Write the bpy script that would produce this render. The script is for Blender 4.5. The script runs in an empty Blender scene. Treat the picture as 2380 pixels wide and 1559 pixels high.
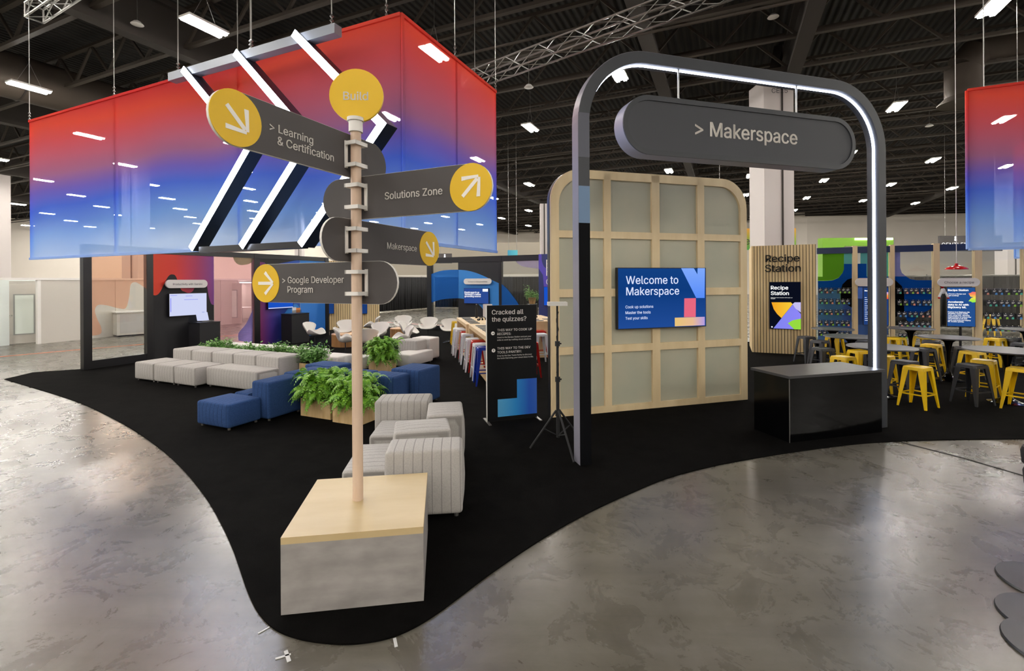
import bpy, bmesh, math, random
import mathutils, mathutils.geometry
from mathutils import Matrix, Vector
random.seed(7)
S = bpy.context.scene
COL = S.collection
# ------------------------------------------------------------ camera
FPX, HC, ROLL = 1105.0, 2.1, .006
cd = bpy.data.cameras.new('camera'); cam = bpy.data.objects.new('camera', cd); COL.objects.link(cam)
cd.sensor_width = 36; cd.lens = FPX*36/2380; cd.shift_y = -(779.5-654)/2380; cd.clip_end = 400; cd.clip_start = .05
_r = Vector((1, 0, -ROLL)).normalized(); _u = Vector((ROLL, 0, 1)).normalized(); _b = Vector((0, -1, 0))
cam.matrix_world = Matrix(((_r.x, _u.x, _b.x, 0), (_r.y, _u.y, _b.y, 0), (_r.z, _u.z, _b.z, HC), (0, 0, 0, 1)))
S.camera = cam
# ------------------------------------------------------------ world, exposure
W = bpy.data.worlds.new('world'); S.world = W; W.use_nodes = True
W.node_tree.nodes['Background'].inputs[0].default_value = (1, .93, .86, 1)
W.node_tree.nodes['Background'].inputs[1].default_value = .4
S.view_settings.view_transform = 'Standard'; S.view_settings.look = 'None'
S.view_settings.exposure = 0.4; S.view_settings.gamma = 1
LIGHT_STRENGTH = 175      # the hall's high-bay fixtures
CHEV_STRENGTH = 22
ARCH_STRENGTH = 12
try: S.cycles.transparent_max_bounces = 24
except Exception: pass

# ------------------------------------------------------------ geometry helpers
def ray(px, py):
    u = px-1190; v = py-654
    return (u-v*ROLL)/FPX, (u*ROLL+v)/FPX
def G(px, py, z=0.0):
    a, b = ray(px, py); Y = (HC-z)/b
    return a*Y, Y
def at(px, py, Y):
    a, b = ray(px, py); return Vector((a*Y, Y, HC-b*Y))
class Frame:
    """vertical plane through (x,y), local x along angle, local y away from the camera"""
    def __init__(s, x, y, deg):
        s.x, s.y, s.a = x, y, math.radians(deg); s.c, s.s = math.cos(s.a), math.sin(s.a)
    def off(s, d):                      # same plane shifted along its own y
        return Frame(s.x-s.s*d, s.y+s.c*d, math.degrees(s.a))
    def p(s, px, py):
        a, b = ray(px, py); t = (a*s.y-s.x)/(s.c-a*s.s); Y = s.y+t*s.s
        return t, HC-b*Y
    def t(s, px): return s.p(px, 654)[0]
    def w(s, x, y): return s.x+x*s.c-y*s.s, s.y+x*s.s+y*s.c
    def loc(s, x, y): 
        dx, dy = x-s.x, y-s.y
        return dx*s.c+dy*s.s, -dx*s.s+dy*s.c
class MB:
    def __init__(s): s.v = []; s.f = []; s.m = []; s.mi = 0
    def add(s, vs, fs):
        n = len(s.v); s.v += [tuple(v) for v in vs]
        for f in fs: s.f.append([i+n for i in f]); s.m.append(s.mi)
        return s
    def box(s, x0, x1, y0, y1, z0, z1):
        return s.add([(x0,y0,z0),(x1,y0,z0),(x1,y1,z0),(x0,y1,z0),(x0,y0,z1),(x1,y0,z1),(x1,y1,z1),(x0,y1,z1)],
              [(0,3,2,1),(4,5,6,7),(0,1,5,4),(1,2,6,5),(2,3,7,6),(3,0,4,7)])
    def cyl(s, p0, p1, r0, r1=None, n=12, caps=True):
        r1 = r0 if r1 is None else r1
        p0, p1 = Vector(p0), Vector(p1); d = (p1-p0).normalized()
        a = d.orthogonal().normalized(); b = d.cross(a)
        vs = []
        for p, r in ((p0, r0), (p1, r1)):
            for i in range(n):
                t = 2*math.pi*i/n; vs.append(p+a*(r*math.cos(t))+b*(r*math.sin(t)))
        fs = [(i, (i+1) % n, n+(i+1) % n, n+i) for i in range(n)]
        if caps: fs += [tuple(range(n-1, -1, -1)), tuple(range(n, 2*n))]
        return s.add(vs, fs)
    def bar(s, p0, p1, w, h=None):
        h = w if h is None else h
        p0, p1 = Vector(p0), Vector(p1); d = (p1-p0).normalized()
        up = Vector((0, 0, 1)) if abs(d.z) < .95 else Vector((0, 1, 0))
        a = d.cross(up).normalized()*(w/2); b = a.normalized().cross(d).normalized()*(h/2)
        vs = [p+q for p in (p0, p1) for q in (-a-b, a-b, a+b, -a+b)]
        return s.add(vs, [(0,1,2,3),(7,6,5,4),(0,4,5,1),(1,5,6,2),(2,6,7,3),(3,7,4,0)])
    def prism(s, poly, y0, y1):           # poly in (x,z), counter-clockwise seen from the front
        n = len(poly)
        vs = [(x, y0, z) for x, z in poly]+[(x, y1, z) for x, z in poly]
        fs = [tuple(range(n)), tuple(range(2*n-1, n-1, -1))]+[(i, i+n, (i+1) % n+n, (i+1) % n) for i in range(n)]
        return s.add(vs, fs)
    def strip(s, A, B, y0, y1, closed=False):     # band between two (x,z) paths
        n = len(A); vs = []
        for y in (y0, y1): vs += [(x, y, z) for x, z in A]+[(x, y, z) for x, z in B]
        fs = []
        m = n if closed else n-1
        for i in range(m):
            j = (i+1) % n
            fs += [(i, j, n+j, n+i), (2*n+i, 3*n+i, 3*n+j, 2*n+j), (i, 2*n+i, 2*n+j, j), (n+i, n+j, 3*n+j, 3*n+i)]
        if not closed: fs += [(0, n, 3*n, 2*n), (n-1, 3*n-1, 4*n-1, 2*n-1)]
        return s.add(vs, fs)
    def lathe(s, prof, n=24, c=(0, 0)):
        vs = []; fs = []
        for r, z in prof:
            for i in range(n):
                t = 2*math.pi*i/n; vs.append((c[0]+r*math.cos(t), c[1]+r*math.sin(t), z))
        for k in range(len(prof)-1):
            for i in range(n):
                j = (i+1) % n; fs.append((k*n+i, k*n+j, (k+1)*n+j, (k+1)*n+i))
        fs.append(tuple(range(n-1, -1, -1))); fs.append(tuple((len(prof)-1)*n+i for i in range(n)))
        return s.add(vs, fs)
    def mesh(s, name, mats, smooth=False, fix=True):
        me = bpy.data.meshes.new(name); me.from_pydata(s.v, [], s.f); me.update()
        if not isinstance(mats, (list, tuple)): mats = [mats]
        for m in mats: me.materials.append(m)
        me.polygons.foreach_set('material_index', s.m)
        if fix:
            bm = bmesh.new(); bm.from_mesh(me); bmesh.ops.recalc_face_normals(bm, faces=bm.faces); bm.to_mesh(me); bm.free()
        if smooth:
            me.polygons.foreach_set('use_smooth', [True]*len(me.polygons))
            try: me.set_sharp_from_angle(angle=math.radians(40))
            except Exception: pass
        return me
    def build(s, name, mats, parent=None, smooth=False, loc=None, rotz=0, fix=True):
        return link(name, s.mesh(name, mats, smooth, fix), parent, loc, rotz)
def link(name, me, parent=None, loc=None, rotz=0):
    o = bpy.data.objects.new(name, me); COL.objects.link(o)
    if parent: o.parent = parent
    if loc: o.location = loc
    o.rotation_euler.z = rotz
    return o
def tag(o, label, cat, group=None):
    o['label'] = label; o['category'] = cat
    if group: o['group'] = group
    return o
def thing(name, label, cat, loc=(0, 0, 0), deg=0, group=None):
    o = bpy.data.objects.new(name, None); COL.objects.link(o); o.empty_display_size = .2
    o.location = loc; o.rotation_euler.z = math.radians(deg)
    return tag(o, label, cat, group)
def struct(o): o['kind'] = 'structure'; return o
def copy_tree(o, parent=None):
    c = o.copy(); COL.objects.link(c); c.parent = parent
    for ch in list(o.children): copy_tree(ch, c)
    return c
def dup(o, loc, deg, label, group=None):
    c = copy_tree(o); c.location = loc; c.rotation_euler.z = math.radians(deg); c['label'] = label
    if group: c['group'] = group
    return c
def capsule(x0, x1, z0, z1, n=14):
    r = (z1-z0)/2; zc = (z0+z1)/2; P = []
    for i in range(n+1):
        t = -math.pi/2+math.pi*i/n; P.append((x1-r+r*math.cos(t), zc+r*math.sin(t)))
    for i in range(n+1):
        t = math.pi/2+math.pi*i/n; P.append((x0+r+r*math.cos(t), zc+r*math.sin(t)))
    return P
def disc(x, z, r, n=40): return [(x+r*math.cos(2*math.pi*i/n), z+r*math.sin(2*math.pi*i/n)) for i in range(n)]
def archpath(x0, x1, z0, z1, r, n=12):   # up the left, over, down the right
    P = [(x0, z0)]
    for i in range(n+1):
        t = math.pi-math.pi/2*i/n; P.append((x0+r+r*math.cos(t), z1-r+r*math.sin(t)))
    for i in range(n+1):
        t = math.pi/2-math.pi/2*i/n; P.append((x1-r+r*math.cos(t), z1-r+r*math.sin(t)))
    return P+[(x1, z0)]
def smooth_poly(pts, k=6):     # Catmull-Rom through open list
    out = []
    for i in range(len(pts)-1):
        p0 = pts[max(i-1, 0)]; p1 = pts[i]; p2 = pts[i+1]; p3 = pts[min(i+2, len(pts)-1)]
        for j in range(k):
            t = j/k
            out.append(tuple(.5*((2*b)+(-a+c)*t+(2*a-5*b+4*c-d)*t*t+(-a+3*b-3*c+d)*t**3) for a, b, c, d in zip(p0, p1, p2, p3)))
    return out+[pts[-1]]
import os
try:
    _fp = os.path.join(bpy.utils.system_resource('DATAFILES', path='fonts'), 'Inter.woff2')
    FONT = bpy.data.fonts.load(_fp) if os.path.exists(_fp) else None
except Exception: FONT = None
def glyph_faces(me):
    """fill letter outlines one outer contour at a time (overlapping strokes stay solid)"""
    co = [(v.co.x, v.co.y) for v in me.vertices]; nx = {}
    for e in me.edges:
        a, b = e.vertices; nx.setdefault(a, []).append(b); nx.setdefault(b, []).append(a)
    seen = set(); loops = []
    for i in range(len(co)):
        if i in seen or i not in nx: continue
        lp = [i]; seen.add(i); prev = None; cur = i
        while True:
            c = [j for j in sorted(nx[cur], key=lambda j: (j != cur+1, j)) if j != prev and j not in seen]
            if not c: break
            prev, cur = cur, c[0]; lp.append(cur); seen.add(cur)
        if len(lp) > 2: loops.append(lp)
    def area(lp): return sum(co[lp[k]][0]*co[lp[(k+1) % len(lp)]][1]-co[lp[(k+1) % len(lp)]][0]*co[lp[k]][1] for k in range(len(lp)))/2
    def inside(p, lp):
        r = False
        for k in range(len(lp)):
            (x0, y0), (x1, y1) = co[lp[k]], co[lp[(k+1) % len(lp)]]
            if (y0 > p[1]) != (y1 > p[1]) and p[0] < (x1-x0)*(p[1]-y0)/(y1-y0)+x0: r = not r
        return r
    ar = [area(l) for l in loops]; big = max(range(len(loops)), key=lambda k: abs(ar[k])); sg = 1 if ar[big] > 0 else -1
    outs = [k for k in range(len(loops)) if ar[k]*sg > 0]; holes = {k: [] for k in outs}
    for k in range(len(loops)):
        if k in holes: continue
        c = [o for o in outs if inside(co[loops[k][0]], loops[o])]
        if c: holes[min(c, key=lambda o: abs(ar[o]))].append(k)
    bm = bmesh.new()
    for o in outs:
        L = [loops[o]]+[loops[h] for h in holes[o]]
        vs = [bm.verts.new((co[i][0], co[i][1], 0)) for l in L for i in l]
        for t in mathutils.geometry.tessellate_polygon([[Vector((*co[i], 0)) for i in l] for l in L]):
            try: bm.faces.new([vs[q] for q in t])
            except ValueError: pass
    return bm
def text(name, s, m, parent, x0, x1, zb, y=-.004, cap=None, depth=.002, bold=0, label=None):
    """lettering from x0 to x1 on the frame plane, baseline of the last line at zb"""
    cu = bpy.data.curves.new(name, 'FONT'); cu.body = s; cu.resolution_u = 3; cu.fill_mode = 'NONE'
    if FONT: cu.font = FONT
    o = bpy.data.objects.new(name, cu); COL.objects.link(o)
    dg = bpy.context.evaluated_depsgraph_get(); dg.update()
    me = bpy.data.meshes.new_from_object(o.evaluated_get(dg)); bpy.data.objects.remove(o)
    bm = glyph_faces(me)
    if bold:                               # heavier strokes: a second and third copy a hair to the side
        g0 = bm.verts[:]+bm.edges[:]+bm.faces[:]
        for dx, dz in ((bold*2.2, 0), (bold*1.1, bold)):
            r = bmesh.ops.duplicate(bm, geom=g0)
            for e in r['geom']:
                if isinstance(e, bmesh.types.BMVert): e.co.x += dx; e.co.y += dz
    xs = [v.co.x for v in bm.verts]; mn, mx = min(xs), max(xs); k = (x1-x0)/(mx-mn)
    d = min(depth, .0012) if depth < .02 else depth
    r = bmesh.ops.extrude_face_region(bm, geom=bm.faces[:])
    for e in r['geom']:
        if isinstance(e, bmesh.types.BMVert): e.co.z += 1
    for v in bm.verts:
        X, Y, Z = v.co; v.co = (x0+(X-mn)*k, y-Z*d, zb+Y*(k if cap is None else cap/.72))
    bmesh.ops.recalc_face_normals(bm, faces=bm.faces); bm.to_mesh(me); bm.free()
    me.materials.clear(); me.materials.append(m)
    o = link(name, me, parent)
    if label: o['label'] = label
    return o
# ------------------------------------------------------------ materials
def lin(c):
    c = c/255
    return c/12.92 if c <= .04045 else ((c+.055)/1.055)**2.4
def rgb(h):
    if isinstance(h, str): h = (int(h[0:2], 16), int(h[2:4], 16), int(h[4:6], 16))
    return (lin(h[0]), lin(h[1]), lin(h[2]), 1)
class NT:
    def __init__(s, name):
        s.m = bpy.data.materials.new(name); s.m.use_nodes = True; s.t = s.m.node_tree; s.t.nodes.clear()
        s.out = s.n('ShaderNodeOutputMaterial')
    def n(s, kind, **kw):
        n = s.t.nodes.new(kind)
        for k, v in kw.items():
            if k.startswith('i_'):
                key = k[2:].replace('_', ' ')
                key = int(key) if key.isdigit() else key
                n.inputs[key].default_value = v
            else: setattr(n, k, v)
        return n
    def l(s, a, b): s.t.links.new(a, b)
    def ramp(s, stops, fac):
        r = s.n('ShaderNodeValToRGB'); e = r.color_ramp.elements
        while len(e) > 1: e.remove(e[-1])
        e[0].position = stops[0][0]; e[0].color = stops[0][1]
        for p, c in stops[1:]: q = e.new(p); q.color = c
        s.l(fac, r.inputs[0]); return r
def mat(name, col, rough=.5, metal=0, spec=.5, bump=None, var=None):
    N = NT(name); b = N.n('ShaderNodeBsdfPrincipled', i_Roughness=rough, i_Metallic=metal)
    b.inputs['Base Color'].default_value = rgb(col); b.inputs['Specular IOR Level'].default_value = spec
    N.l(b.outputs[0], N.out.inputs[0])
    if var or bump:
        tc = N.n('ShaderNodeTexCoord')
    if var:                                  # (scale, other colour, stretch)
        mp = N.n('ShaderNodeMapping'); mp.inputs['Scale'].default_value = var[2]; N.l(tc.outputs['Object'], mp.inputs[0])
        no = N.n('ShaderNodeTexNoise', i_Scale=var[0], i_Detail=6.0); N.l(mp.outputs[0], no.inputs['Vector'])
        r = N.ramp([(.35, rgb(col)), (.68, rgb(var[1]))], no.outputs[0]); N.l(r.outputs[0], b.inputs['Base Color'])
    if bump:
        no = N.n('ShaderNodeTexNoise', i_Scale=bump[0], i_Detail=4.0); N.l(tc.outputs['Object'], no.inputs['Vector'])
        bp = N.n('ShaderNodeBump', i_Strength=bump[1], i_Distance=bump[2]); N.l(no.outputs[0], bp.inputs['Height']); N.l(bp.outputs[0], b.inputs['Normal'])
    return N.m
def emit(name, col, st):
    N = NT(name); st = st*.78 if st < 1.2 else st; e = N.n('ShaderNodeEmission', i_Strength=st); e.inputs[0].default_value = rgb(col); N.l(e.outputs[0], N.out.inputs[0]); return N.m
def upholstery(name, c1, c2, seam):
    N = NT(name); tc = N.n('ShaderNodeTexCoord'); sp = N.n('ShaderNodeSeparateXYZ'); N.l(tc.outputs['Object'], sp.inputs[0])
    d = N.n('ShaderNodeMath', operation='DIVIDE'); d.inputs[1].default_value = .082; N.l(sp.outputs[0], d.inputs[0])
    f = N.n('ShaderNodeMath', operation='FRACT'); N.l(d.outputs[0], f.inputs[0])
    pp = N.n('ShaderNodeMath', operation='PINGPONG'); pp.inputs[1].default_value = .5; N.l(f.outputs[0], pp.inputs[0])
    r = N.ramp([(0, (0, 0, 0, 1)), (.07, (1, 1, 1, 1))], pp.outputs[0])
    no = N.n('ShaderNodeTexNoise', i_Scale=90.0, i_Detail=5.0); N.l(tc.outputs['Object'], no.inputs['Vector'])
    rc = N.ramp([(.3, rgb(c1)), (.7, rgb(c2))], no.outputs[0])
    mx = N.n('ShaderNodeMixRGB'); N.l(r.outputs[0], mx.inputs[0]); mx.inputs[1].default_value = rgb(seam); N.l(rc.outputs[0], mx.inputs[2])
    b = N.n('ShaderNodeBsdfPrincipled', i_Roughness=.9); b.inputs['Specular IOR Level'].default_value = .15
    N.l(mx.outputs[0], b.inputs['Base Color'])
    ad = N.n('ShaderNodeMath', operation='MULTIPLY_ADD'); N.l(no.outputs[0], ad.inputs[0]); ad.inputs[1].default_value = .15; N.l(r.outputs[0], ad.inputs[2])
    bp = N.n('ShaderNodeBump', i_Strength=.5, i_Distance=.006); N.l(ad.outputs[0], bp.inputs['Height']); N.l(bp.outputs[0], b.inputs['Normal'])
    N.l(b.outputs[0], N.out.inputs[0]); return N.m
def film(name, col, tint, opac, rough=.5):
    """tinted see-through film: tint = colour seen through it, opac = share of printed colour"""
    N = NT(name); t = N.n('ShaderNodeBsdfTransparent'); t.inputs[0].default_value = rgb(tint)
    d = N.n('ShaderNodeBsdfDiffuse'); d.inputs[0].default_value = rgb(col)
    tr = N.n('ShaderNodeBsdfTranslucent'); tr.inputs[0].default_value = rgb(col)
    a = N.n('ShaderNodeMixShader', i_0=.4); N.l(d.outputs[0], a.inputs[1]); N.l(tr.outputs[0], a.inputs[2])
    m = N.n('ShaderNodeMixShader', i_0=opac); N.l(t.outputs[0], m.inputs[1]); N.l(a.outputs[0], m.inputs[2])
    N.l(m.outputs[0], N.out.inputs[0]); return N.m
def banner_mat(name, opac, tintk):
    N = NT(name); tc = N.n('ShaderNodeTexCoord'); sp = N.n('ShaderNodeSeparateXYZ'); N.l(tc.outputs['Object'], sp.inputs[0])
    no = N.n('ShaderNodeTexNoise', i_Scale=.22, i_Detail=1.0); N.l(tc.outputs['Object'], no.inputs['Vector'])
    ad = N.n('ShaderNodeMath', operation='MULTIPLY_ADD'); N.l(no.outputs[0], ad.inputs[0]); ad.inputs[1].default_value = 1.6; N.l(sp.outputs[2], ad.inputs[2])
    mr = N.n('ShaderNodeMapRange'); mr.inputs[1].default_value = 2.7+.8; mr.inputs[2].default_value = 5.95+.8; N.l(ad.outputs[0], mr.inputs[0])
    st = [(0, rgb('C4DCFC')), (.18, rgb('98C2FA')), (.36, rgb('6C90F0')), (.47, rgb('9484DC')), (.58, rgb('C088B0')), (.68, rgb('D4809A')), (.8, rgb('E27078')), (.9, rgb('EA6A58')), (1, rgb('DC5454'))]
    r = N.ramp(st, mr.outputs[0])
    t = N.n('ShaderNodeBsdfTransparent')
    mx = N.n('ShaderNodeMixRGB', i_0=tintk); mx.inputs[1].default_value = (1, 1, 1, 1); N.l(r.outputs[0], mx.inputs[2]); N.l(mx.outputs[0], t.inputs[0])
    d = N.n('ShaderNodeBsdfDiffuse'); N.l(r.outputs[0], d.inputs[0]); tr = N.n('ShaderNodeBsdfTranslucent'); N.l(r.outputs[0], tr.inputs[0])
    a = N.n('ShaderNodeMixShader', i_0=.5); N.l(d.outputs[0], a.inputs[1]); N.l(tr.outputs[0], a.inputs[2])
    m = N.n('ShaderNodeMixShader', i_0=opac); N.l(t.outputs[0], m.inputs[1]); N.l(a.outputs[0], m.inputs[2])
    N.l(m.outputs[0], N.out.inputs[0]); return N.m
def grad(name, axis, v0, v1, stops, rough=.5, em=0):
    N = NT(name); tc = N.n('ShaderNodeTexCoord'); sp = N.n('ShaderNodeSeparateXYZ'); N.l(tc.outputs['Object'], sp.inputs[0])
    mr = N.n('ShaderNodeMapRange'); mr.inputs[1].default_value = v0; mr.inputs[2].default_value = v1; N.l(sp.outputs[axis], mr.inputs[0])
    r = N.ramp([(p, rgb(c)) for p, c in stops], mr.outputs[0])
    if em: b = N.n('ShaderNodeEmission', i_Strength=em*.78); N.l(r.outputs[0], b.inputs[0])
    else: b = N.n('ShaderNodeBsdfPrincipled', i_Roughness=rough); N.l(r.outputs[0], b.inputs['Base Color'])
    N.l(b.outputs[0], N.out.inputs[0]); return N.m
def wood(name, c1, c2, rough=.5, vec=(1, 1, .12), scale=14):
    return mat(name, c1, rough, var=(scale, c2, vec))
M = {}
M['black'] = mat('black_laminate', '17181B', .32)
M['blackgloss'] = mat('black_gloss', '060607', .12, spec=.25)
M['blackmatte'] = mat('black_matte', '1A1A1C', .7)
M['archgrey'] = mat('charcoal_laminate', '33363C', .5, bump=(200, .1, .002))
M['archside'] = mat('satin_grey_laminate', '84828E', .4)
M['signgrey'] = mat('sign_charcoal', '4A4646', .65)
M['signdark'] = mat('sign_face_charcoal', '3B3D43', .6)
M['white'] = mat('white_paint', 'E6E3DE', .5)
M['letter'] = mat('white_lettering', 'F2EEE8', .6)
M['blackletter'] = mat('black_lettering', '141414', .5)
M['grey_letter'] = mat('grey_lettering', '4C4C50', .6)
M['yellow'] = mat('yellow_print', 'E4B910', .5)
M['yellowmetal'] = mat('yellow_metal', 'E8BE0A', .28)
M['redmetal'] = mat('red_metal', 'B81E1A', .25)
M['bluemetal'] = mat('blue_metal', '1434A0', .25)
M['whitemetal'] = mat('white_metal', 'E4E6EA', .25)
M['darkmetal'] = mat('dark_metal', '2C2E33', .35)
M['chrome'] = mat('polished_steel', 'C8C8CA', .2, 1)
M['alu'] = mat('aluminium', '8E8C88', .35, .8)
M['steeldark'] = mat('roof_steel', '3E362E', .7)
M['steelbeam'] = mat('roof_girder', '332D28', .8)
M['duct'] = mat('duct_metal', '443B32', .75, bump=(40, .3, .01))
M['pole'] = wood('pale_wood_pole', 'D6BEA8', 'C9AD96', .5, (3, 3, .3), 6)
M['ply'] = wood('pale_plywood', 'CCB68C', 'C2AA7C', .45, (.3, 1, 1), 5)
M['wallply'] = wood('pale_maple_frame', 'DEC89E', 'D2BA8E', .5, (1, 1, .2), 5)
M['beige_panel'] = mat('frosted_panel', 'B4AF98', .6, var=(1.2, 'A9A994', (1, 1, 1)))
M['planter'] = wood('planter_oak', 'D9BC8C', 'C2A06C', .5, (1, 1, .15), 12)
M['tablewood'] = wood('maple_table', 'D9BF94', 'CDB083', .45, (1, .15, 1), 6)
M['roundwood'] = wood('round_table_oak', 'B88A56', '9A6E3E', .45, (6, 6, .2), 4)
M['slat'] = wood('slat_wood', 'E2CA9A', 'D2B684', .55, (1, 1, .1), 8)
M['slatgap'] = mat('slat_backing', '2A241C', .8)
M['stone'] = mat('grey_stone_laminate', 'A5A09C', .6, var=(4, '8C8784', (1, 1, 2.2)))
M['greyfab'] = upholstery('grey_upholstery', 'A9A5A0', 'B9B5B0', '8A8682')
M['bluefab'] = upholstery('blue_upholstery', '273E68', '34507E', '1C2C4C')
M['whitefab'] = mat('white_upholstery', 'DCD8D2', .7, bump=(120, .1, .002))
M['shell'] = mat('white_leather_shell', 'DEDBD4', .45)
M['fern'] = mat('fern_leaf', '7EB02C', .5, var=(22, '4E8A1C', (1, 1, 1)))
M['herb'] = mat('herb_leaf', '4E8432', .55, var=(9, '86B060', (1, 1, 1)))
M['soil'] = mat('soil', '2A2018', .9)
M['glasswhite'] = mat('wall_offwhite', 'C8C3BA', .6)
M['hallwall'] = mat('hall_wall_beige', 'F0E8DC', .75, var=(.15, 'E8DFD2', (1, 1, 1)))
M['hallcol'] = mat('column_paint', 'C4BDBA', .7)
M['drape'] = mat('black_drape', '141416', .85, bump=(3, .4, .05))
M['navy'] = mat('navy_header', '16284C', .4)
M['orange'] = mat('orange_tape', 'E8835A', .6)
M['pinktape'] = mat('pink_tape', 'E8A8A8', .6)
M['tape'] = mat('white_tape', 'D8D8D8', .6)
M['redgloss'] = mat('red_enamel', 'B01418', .15)
M['tube'] = emit('lamp_tube', 'FFF9F0', LIGHT_STRENGTH)
M['chev'] = emit('chevron_led', 'E4ECFF', CHEV_STRENGTH)
M['led'] = emit('arch_led', 'DCE6FF', ARCH_STRENGTH)
M['s_white'] = emit('screen_white', 'FFFFFF', 1.1)
M['s_pale'] = emit('screen_pale', 'CDD3F2', 1.0)
M['s_text'] = emit('screen_text', 'DCE4FF', 1.0)
M['s_navy'] = emit('screen_navy', '1C3A72', 1.0)
M['s_dark'] = emit('screen_dark', '0A0E1C', 1.0)
M['s_blue'] = emit('screen_blue', '1A50C0', 1.0)
M['s_sky'] = emit('screen_sky', '5C92F4', 1.0)
M['s_pink'] = emit('screen_pink', 'E4667E', 1.0)
M['s_green'] = emit('screen_green', '94D640', 1.0)
M['s_lav'] = emit('screen_lavender', '8C90F0', 1.0)
def glassmat():
    N = NT('clear_glass'); t = N.n('ShaderNodeBsdfTransparent'); t.inputs[0].default_value = (.94, .95, .94, 1)
    g = N.n('ShaderNodeBsdfGlossy', i_Roughness=.03); lw = N.n('ShaderNodeFresnel', i_IOR=1.45)
    m = N.n('ShaderNodeMixShader'); N.l(lw.outputs[0], m.inputs[0]); N.l(t.outputs[0], m.inputs[1]); N.l(g.outputs[0], m.inputs[2])
    N.l(m.outputs[0], N.out.inputs[0]); return N.m
M['glass'] = glassmat()
def concrete():
    N = NT('polished_concrete'); tc = N.n('ShaderNodeTexCoord')
    n1 = N.n('ShaderNodeTexNoise', i_Scale=.35, i_Detail=5.0, i_Roughness=.6, i_Distortion=.4); N.l(tc.outputs['Object'], n1.inputs['Vector'])
    n2 = N.n('ShaderNodeTexNoise', i_Scale=2.6, i_Detail=9.0, i_Roughness=.72, i_Distortion=.7); N.l(tc.outputs['Object'], n2.inputs['Vector'])
    mp = N.n('ShaderNodeMapping'); mp.inputs['Rotation'].default_value = (0, 0, .5); mp.inputs['Scale'].default_value = (.5, 5, 1); N.l(tc.outputs['Object'], mp.inputs[0])
    n3 = N.n('ShaderNodeTexNoise', i_Scale=1.2, i_Detail=8.0, i_Roughness=.7); N.l(mp.outputs[0], n3.inputs['Vector'])
    r1 = N.ramp([(.3, rgb('625E58')), (.5, rgb('787469')), (.72, rgb('8C8882'))], n1.outputs[0])
    r2 = N.ramp([(.25, rgb('A8A49E')), (.5, rgb('DCDAD6')), (.75, rgb('FAFAFA'))], n2.outputs[0])
    r3 = N.ramp([(.3, rgb('B8B4AE')), (.5, rgb('EFEDEA')), (.65, rgb('FFFFFF'))], n3.outputs[0])
    m1 = N.n('ShaderNodeMixRGB', blend_type='MULTIPLY', i_0=.8); N.l(r1.outputs[0], m1.inputs[1]); N.l(r2.outputs[0], m1.inputs[2])
    m2 = N.n('ShaderNodeMixRGB', blend_type='MULTIPLY', i_0=.6); N.l(m1.outputs[0], m2.inputs[1]); N.l(r3.outputs[0], m2.inputs[2])
    b = N.n('ShaderNodeBsdfPrincipled'); N.l(m2.outputs[0], b.inputs['Base Color'])
    mr = N.n('ShaderNodeMapRange'); mr.inputs[3].default_value = .2; mr.inputs[4].default_value = .36; b.inputs['Specular IOR Level'].default_value = .75; N.l(n2.outputs[0], mr.inputs[0]); N.l(mr.outputs[0], b.inputs['Roughness'])
    bp = N.n('ShaderNodeBump', i_Strength=.06, i_Distance=.01); N.l(n2.outputs[0], bp.inputs['Height']); N.l(bp.outputs[0], b.inputs['Normal'])
    N.l(b.outputs[0], N.out.inputs[0]); return N.m
M['concrete'] = concrete()
def carpet():
    N = NT('black_carpet'); tc = N.n('ShaderNodeTexCoord')
    n1 = N.n('ShaderNodeTexNoise', i_Scale=3.5, i_Detail=6.0, i_Roughness=.7, i_Distortion=.5); N.l(tc.outputs['Object'], n1.inputs['Vector'])
    r = N.ramp([(.3, rgb('070606')), (.7, rgb('131211'))], n1.outputs[0])
    n2 = N.n('ShaderNodeTexNoise', i_Scale=260.0, i_Detail=3.0); N.l(tc.outputs['Object'], n2.inputs['Vector'])
    b = N.n('ShaderNodeBsdfPrincipled', i_Roughness=.98); b.inputs['Specular IOR Level'].default_value = .05; N.l(r.outputs[0], b.inputs['Base Color'])
    bp = N.n('ShaderNodeBump', i_Strength=.9, i_Distance=.01); N.l(n2.outputs[0], bp.inputs['Height']); N.l(bp.outputs[0], b.inputs['Normal'])
    N.l(b.outputs[0], N.out.inputs[0]); return N.m
M['carpet'] = carpet()
def deck():
    N = NT('corrugated_deck'); tc = N.n('ShaderNodeTexCoord'); wv = N.n('ShaderNodeTexWave', i_Scale=1.1, bands_direction='X'); N.l(tc.outputs['Object'], wv.inputs['Vector'])
    r = N.ramp([(.2, rgb('0C0A09')), (.6, rgb('231F1B'))], wv.outputs[0])
    b = N.n('ShaderNodeBsdfPrincipled', i_Roughness=.85); N.l(r.outputs[0], b.inputs['Base Color'])
    bp = N.n('ShaderNodeBump', i_Strength=1.0, i_Distance=.08); N.l(wv.outputs[0], bp.inputs['Height']); N.l(bp.outputs[0], b.inputs['Normal'])
    N.l(b.outputs[0], N.out.inputs[0]); return N.m
M['deck'] = deck()
AD = -24.2           # the hall's grid: local x runs right and nearer, local y runs away to the right
def uw(u, w): c, s = math.cos(math.radians(AD)), math.sin(math.radians(AD)); return u*c-w*s, u*s+w*c

# ============================================================ THE HALL
struct(MB().box(-120, 110, -30, 110, -.2, 0).build('floor', M['concrete']))
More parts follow.
